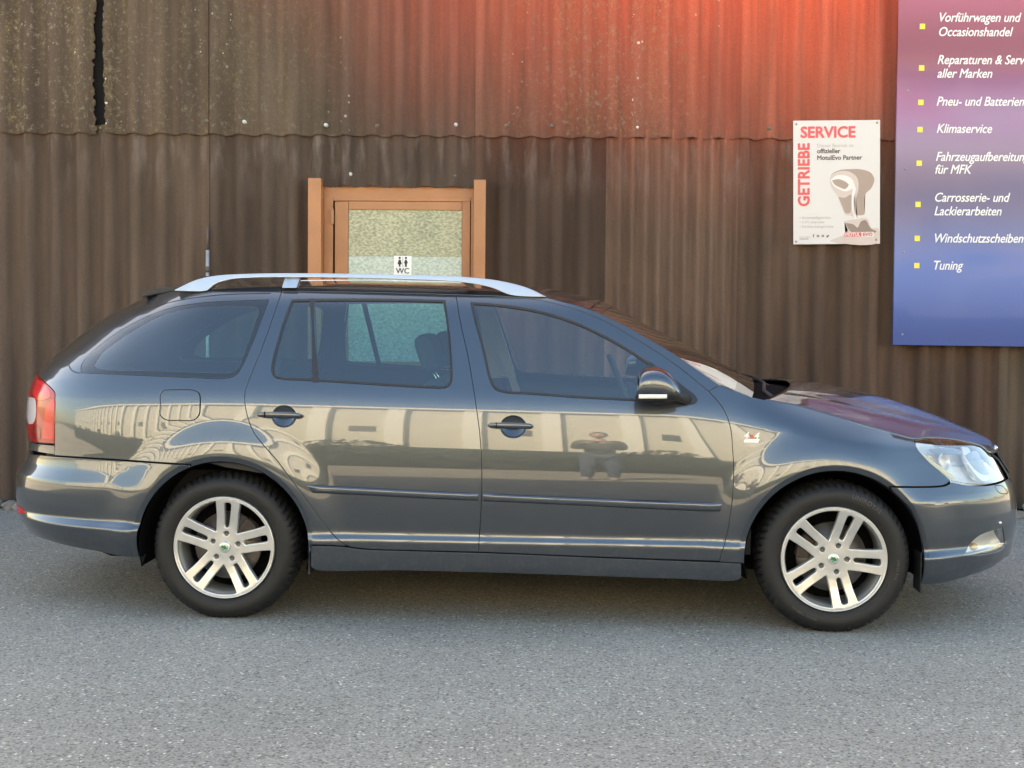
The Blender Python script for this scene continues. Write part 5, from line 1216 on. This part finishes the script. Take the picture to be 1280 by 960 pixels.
# ---- underside and cabin
box('underbody', -1.95, 1.80, -.60, .60, .20, .42, GAP, CAR, .05)
box('floor', -.90, .92, -.84, .84, .225, .30, GAP, CAR); box('boot_floor', -2.2, -.9, -.55, .55, .40, .60, INTERIOR, CAR)
box('engine_block', .98, 1.95, -.52, .52, .30, .66, GAP, CAR); box('bulkhead', .88, .96, -.74, .74, .3, .88, INTERIOR, CAR)
tube('exhaust_pipe', [(-2.0, .2, .22), (-1.0, .15, .2), (.8, .1, .2)], .028, RUSTY, CAR, 8)
for side in (-1, 1):
    # inside trims of the doors, pillars and load area
    trim_r = px_curve([[(330, 486), (400, 489), (480, 493), (560, 498), (594, 500)], [(594, 500), (602, 600), (598, 676)], [(598, 676), (440, 672)], [(440, 672), (330, 520), (330, 486)]])
    skin_panel('door_trim', trim_r, [], INTERIOR, CAR, side, off=-.060, gap=0, flange=0, res=.05)
    trim_r2 = px_curve([[(340, 478), (400, 480), (480, 484), (560, 489), (590, 491)], [(590, 491), (594, 502)], [(594, 502), (330, 489)], [(330, 489), (340, 478)]])
    skin_panel('door_trim', trim_r2, [], INTERIOR, CAR, side, off=-.03, gap=0, flange=0, res=.05)
    trim_f = px_curve([[(600, 500), (719, 505), (800, 509), (890, 513)], [(890, 513), (905, 560), (905, 640), (893, 690)], [(893, 690), (604, 680)], [(604, 680), (600, 500)]])
    skin_panel('door_trim', trim_f, [], INTERIOR, CAR, side, off=-.060, gap=0, flange=0, res=.05)
    ltrim = np.vstack([sz((-1.08, .98), (-1.3, .99), (-1.7, 1.0), (-2.2, 1.0), (-2.2, .62)), sz((-1.6, .70), (-1.08, .62))]); skin_panel('load_trim', densify(ltrim, .05), [], INTERIOR, CAR, side, off=-.05, gap=0, flange=0, res=.06)
    # pillar linings (painted a little inside the glass line)
    for pl, m_ in ((((566, 374), (590, 374), (616, 490), (572, 492)), INTERIOR_L), (((336, 370), (362, 370), (342, 480), (300, 480)), INTERIOR)):
        q = np.array([on_skin(*p) for p in pl]); skin_panel('pillar_lining', densify(q, .04), [], m_, CAR, side, off=-.035, gap=0, flange=.02, res=.05)
    # wheel housings inside
    box('inner_housing', -1.66, -.93, min(side * .30, side * .50), max(side * .30, side * .50), .5, .72, INTERIOR, CAR)
span_patch('headliner', roofL[2:] , roofM[2:], INTERIOR_L, CAR, nl=30, power=2.4, zoff=-.045, wlim=.93)
# dashboard
extrude_poly('dashboard', [(.98, .62), (.98, .955), (.86, .965), (.70, .955), (.60, .925), (.56, .88), (.58, .78), (.66, .62)], -.70, .70, INTERIOR, CAR, .02)
extrude_poly('instrument_hood', [(.74, .95), (.62, .99), (.56, .985), (.55, .93), (.74, .92)], .22, .54, INTERIOR, CAR, .012)
# steering wheel on the far side (left-hand drive)
vv, ff = [], []
def torus(name, c, R, r, tilt, m, parent):
    V, F = [], []; n1, n2 = 48, 10
    for i in range(n1):
        a = 2 * math.pi * i / n1
        for k in range(n2):
            b = 2 * math.pi * k / n2; p = Vector(((r * math.sin(b)), (R + r * math.cos(b)) * math.cos(a), (R + r * math.cos(b)) * math.sin(a)))
            p = Matrix.Rotation(tilt, 3, 'Y') @ p; V.append(p + Vector(c))
    for i in range(n1):
        for k in range(n2): F.append((i * n2 + k, i * n2 + (k + 1) % n2, ((i + 1) % n1) * n2 + (k + 1) % n2, ((i + 1) % n1) * n2 + k))
    return mesh_obj(name, V, F, m, parent)
sw = torus('steering_wheel', (.44, .37, .93), .185, .015, math.radians(-24), INTERIOR, CAR)
tube('steering_column', [(.44, .37, .93), (.70, .37, .83)], [.05, .04], INTERIOR, sw, 10)
for a in (0, math.pi, -math.pi / 2): tube('wheel_spoke', [(.445, .37, .93), Matrix.Rotation(math.radians(-24), 3, 'Y') @ Vector((0, .18 * math.cos(a), .18 * math.sin(a))) + Vector((.44, .37, .93))], .016, INTERIOR, sw, 6)
# seats
def rounded(name, x0, x1, y0, y1, z0, z1, m, par, b=.04, rot=0, piv=None):
    o = box(name, x0, x1, y0, y1, z0, z1, m, par, b)
    if rot:
        R_ = Matrix.Translation(piv) @ Matrix.Rotation(rot, 4, 'Y') @ Matrix.Translation(-Vector(piv)); o.data.transform(R_)
    return o
for yc_ in (-.37, .37):
    s = rounded('front_seat', -.28, .22, yc_ - .25, yc_ + .25, .36, .52, SEAT, CAR, .05)
    piv = Vector((-.22, yc_, .5)); rounded('seat_backrest', -.32, -.18, yc_ - .24, yc_ + .24, .48, 1.06, SEAT, s, .05, -.36, piv)
    rounded('headrest', -.30, -.21, yc_ - .13, yc_ + .13, 1.09, 1.27, SEAT, s, .035, -.32, piv)
    for d in (-.05, .05): o = tube('headrest_rod', [(-.25, yc_ + d, 1.02), (-.25, yc_ + d, 1.12)], .006, CHROME, s, 6); o.data.transform(Matrix.Translation(piv) @ Matrix.Rotation(-.34, 4, 'Y') @ Matrix.Translation(-piv))
rs = rounded('rear_seat', -1.06, -.55, -.62, .62, .36, .54, SEAT, CAR, .05)
rounded('seat_backrest', -1.16, -1.02, -.62, .62, .48, .98, SEAT, rs, .05, -.32, Vector((-1.1, 0, .5)))
for yc_ in (-.42, 0, .42): rounded('headrest', -1.15, -1.07, yc_ - .12, yc_ + .12, .97, 1.10, SEAT, rs, .03, -.30, Vector((-1.1, yc_, .5)))
# seat belts at the B pillars
for side in (-1, 1):
    q = [skin_point(np.array([x]), np.array([z]), side, -.085)[0][0] for x, z in ((-.235, 1.26), (-.21, 1.15), (-.14, .93), (-.10, .72))]
    V, F = [], []
    for p in q: V += [p + np.array([-.022, 0, 0]), p + np.array([.022, 0, 0])]
    for i in range(3): F.append((2 * i, 2 * i + 1, 2 * i + 3, 2 * i + 2))
    mesh_obj('seat_belt', V, F, BELT, CAR)
box('rear_view_mirror', .38, .40, -.12, .12, 1.19, 1.25, PLASTIC, CAR, .008)
box('load_cover', -2.05, -1.22, -.60, .60, .965, .975, INTERIOR, CAR)
HALL_H = 6.6

# ================================================================ the far side of the yard, seen only as reflections in the car
CREAM = mat('cream_cladding', (.50, .495, .44), rough=.6, var=.05, vscale=2); CREAM_D = mat('darker_cream_door', (.30, .28, .22), rough=.7); WHITE_B = mat('white_fascia', (.66, .67, .64), rough=.5)  # the darker cream is the colour of the roller doors
DARKW = mat('dark_window_glass', (.03, .035, .04), rough=.08, coat=1.0)
hall = tag(empty('cream_hall', (0, -11.5, 0)), 'long cream clad hall across the yard with white pilasters, reflected in the doors', 'building')
box('wall', -48, 48, -6, 0, 0, HALL_H, CREAM, hall)
box('fascia', -48.2, 48.2, -6.2, .35, HALL_H, HALL_H + .35, WHITE_B, hall)
for i in range(70):
    x = -47.7 + i * 1.4; box('pilaster', x, x + .34, .0, .20, 0.0, HALL_H - .01, WHITE_B, hall)
for i in range(-15, 16): box('window_strip', i * 2.8 + .62, i * 2.8 + 1.10, .0, .03, 2.9, 3.5, DARKW, hall)
for i in (-4, 3): box('roller_door', i * 2.8 - 1.2, i * 2.8 + .1, .005, .06, 0, 2.5, CREAM_D, hall)

HEDGE = mat('dark_hedge_leaves', (.042, .055, .026), rough=.8, var=.5, vscale=9)
hedge = tag(empty('hedge', (0, -6.2, 0)), 'long dark green clipped hedge in front of the cream hall, seen reflected in the car', 'hedge')
_r = random.Random(4); V, F = [], []
for i in range(26000):
    x = _r.uniform(-34, 34); top = 1.25 + .22 * math.sin(x * 1.3) + .14 * math.sin(x * 3.1); z = top * math.sqrt(_r.random()); y = _r.uniform(0, .35) + .12 * math.sin(x * 2.3 + z * 3)
    n = Vector((_r.gauss(0, 1), _r.gauss(0, 1) + .6, _r.gauss(0, 1) + .5)).normalized(); a = n.orthogonal().normalized() * _r.uniform(.05, .10); b = n.cross(a) * .8; c = Vector((x, y, z)); k = len(V)
    V += [c - a, c - b * .6, c + a, c + b * .6]; F.append((k, k + 1, k + 2, k + 3))
lv = mesh_obj('foliage', V, F, HEDGE, hedge, False)
box('hedge_core', -34, 34, -.5, .02, 0, 1.25, mat('hedge_inside', (.02, .025, .012), rough=1), hedge)

# ---- the photographer, seen only as a faint reflection in the front door
def skinned(name, nodes_, edges, m, parent, root=0, sub=2):
    me = bpy.data.meshes.new(name); me.from_pydata([n[0] for n in nodes_], edges, []); o = bpy.data.objects.new(name, me); COL.objects.link(o)
    sk = o.modifiers.new('skin', 'SKIN'); sk.use_smooth_shade = True
    for i, n in enumerate(nodes_):
        r = n[1]; me.skin_vertices[0].data[i].radius = (r, r) if not isinstance(r, tuple) else r
        me.skin_vertices[0].data[i].use_root = (i == root)
    sb = o.modifiers.new('subdivision', 'SUBSURF'); sb.levels = sub; sb.render_levels = sub
    me.materials.append(m); o.parent = parent; return o
person = tag(empty('person', (.06, -.47, 0)), 'person in dark jacket and blue jeans holding up a phone, reflected in the front door', 'person')
SKINM = mat('skin_tone', (.50, .30, .22), rough=.55); JEANS = mat('blue_denim', (.07, .095, .15), rough=.85, var=.2, vscale=15); JACKET = mat('dark_navy_jacket', (.05, .052, .045), rough=.8); HAIR = mat('dark_brown_hair', (.03, .02, .014), rough=.7); SHOE = mat('white_trainers', (.35, .35, .34), rough=.6)
J = {'pelvis': ((0, 0, .96), .13), 'waist': ((0, 0, 1.08), .12), 'chest': ((0, .0, 1.28), (.115, .095)), 'neckb': ((0, -.005, 1.45), .06), 'neck': ((0, .01, 1.52), .052)}
for sx, t in ((-1, 'l'), (1, 'r')):
    J.update({t + 'hip': ((sx * .09, 0, .90), .095), t + 'knee': ((sx * .11, .02, .50), .062), t + 'ank': ((sx * .12, -.01, .10), .042), t + 'toe': ((sx * .14, .14, .05), .038),
              t + 'sh': ((sx * .165, -.005, 1.40), .055), t + 'elb': ((sx * .19, .14, 1.12), .045), t + 'wri': ((sx * .125, .345, 1.30), .028), t + 'palm': ((sx * .095, .40, 1.325), (.036, .018))})
names = list(J); idx = {n: i for i, n in enumerate(names)}
E_ = [('pelvis', 'waist'), ('waist', 'chest'), ('chest', 'neckb'), ('neckb', 'neck')]
for t in 'lr': E_ += [('pelvis', t + 'hip'), (t + 'hip', t + 'knee'), (t + 'knee', t + 'ank'), (t + 'ank', t + 'toe'), ('chest', t + 'sh'), (t + 'sh', t + 'elb'), (t + 'elb', t + 'wri'), (t + 'wri', t + 'palm')]
skinned('body', [(J[n][0], J[n][1]) for n in names], [(idx[a], idx[b]) for a, b in E_], SKINM, person)
def sub_skin(name, keys, edges, m, grow, over=None):
    ns = [(J[k][0], tuple(r + grow for r in J[k][1]) if isinstance(J[k][1], tuple) else J[k][1] + grow) for k in keys]; ii = {k: i for i, k in enumerate(keys)}
    return skinned(name, ns, [(ii[a], ii[b]) for a, b in edges], m, person)
sub_skin('jeans', ['pelvis', 'lhip', 'lknee', 'lank', 'rhip', 'rknee', 'rank'], [('pelvis', 'lhip'), ('lhip', 'lknee'), ('lknee', 'lank'), ('pelvis', 'rhip'), ('rhip', 'rknee'), ('rknee', 'rank')], JEANS, .014)
sub_skin('jacket', ['waist', 'chest', 'neckb', 'lsh', 'lelb', 'lwri', 'rsh', 'relb', 'rwri', 'pelvis'], [('pelvis', 'waist'), ('waist', 'chest'), ('chest', 'neckb'), ('chest', 'lsh'), ('lsh', 'lelb'), ('lelb', 'lwri'), ('chest', 'rsh'), ('rsh', 'relb'), ('relb', 'rwri')], JACKET, .022)
bm = bmesh.new(); bmesh.ops.create_icosphere(bm, subdivisions=4, radius=1)
for v in bm.verts:
    x, y, z = v.co; nose = math.exp(-((x / .16) ** 2 + ((z + .08) / .22) ** 2)) * (.16 if y > 0 else 0); eye = sum(math.exp(-(((x - s * .36) / .16) ** 2 + ((z - .10) / .12) ** 2)) for s in (-1, 1)) * (.07 if y > 0 else 0)
    mouth = math.exp(-((x / .30) ** 2 + ((z + .48) / .06) ** 2)) * (.03 if y > 0 else 0); ear = (.10 if abs(z) < .2 and abs(y) < .18 and abs(x) > .9 else 0)
    jaw = 1 - .28 * max(-z, 0) ** 1.5; v.co = Vector((x * .075 * jaw * (1 + ear), y * .095 * (1 - .10 * max(-z, 0)) + (nose - eye - mouth) * .1, z * .118)) + Vector((0, .03, 1.63))
bm_obj('head', bm, SKINM, person, True)
bm = bmesh.new(); bmesh.ops.create_icosphere(bm, subdivisions=4, radius=1)
for v in bm.verts:
    x, y, z = v.co; v.co = Vector((x * .083, y * .103 - .010, z * .120)) + Vector((0, .026, 1.645))
bmesh.ops.delete(bm, geom=[v for v in bm.verts if v.co.z < 1.60 or (v.co.y > .07 and v.co.z < 1.70)], context='VERTS'); bm_obj('hair', bm, HAIR, person, True)
for sx in (-1, 1):
    w0 = Vector((sx * .095, .40, 1.325))
    for k, (dz, ln) in enumerate(((.028, .070), (.010, .078), (-.009, .074), (-.027, .058))):
        a = w0 + Vector((-sx * .004, .02, dz * .6)); b = a + Vector((-sx * ln * .35, .022, dz * .3)); c = b + Vector((-sx * ln * .35, -.002, 0)); d = c + Vector((-sx * ln * .28, -.016, 0))
        skinned('finger', [(tuple(a), .0095), (tuple(b), .009), (tuple(c), .008), (tuple(d), .0065)], [(0, 1), (1, 2), (2, 3)], SKINM, person, sub=1)
    a = w0 + Vector((-sx * .004, -.004, .02)); skinned('thumb', [(tuple(a), .011), (tuple(a + Vector((-sx * .022, -.012, .016))), .0105), (tuple(a + Vector((-sx * .045, .0, .014))), .009)], [(0, 1), (1, 2)], SKINM, person, sub=1)
    extrude_poly('shoe', [(.0, .0), (.09, .0), (.10, .05), (.07, .10), (.02, .10)], 0, 0, SHOE, person) if False else None
    bm = bmesh.new(); bmesh.ops.create_icosphere(bm, subdivisions=3, radius=1)
    for v in bm.verts: v.co = Vector((v.co.x * .05 + sx * .13, v.co.y * .14 + .05, max(v.co.z, -.55) * .07 + .04 + (.03 if v.co.y < -.3 and v.co.z > 0 else 0)))
    bm_obj('shoe', bm, SHOE, person, True)
ph = tag(box('phone', -.078, .078, .404, .412, 1.298, 1.374, mat('black_phone_case', (.01, .01, .01), rough=.3), None, .003), 'black phone held up in both hands by the person in the dark jacket', 'phone'); ph.location = (.06, -.47, 0)
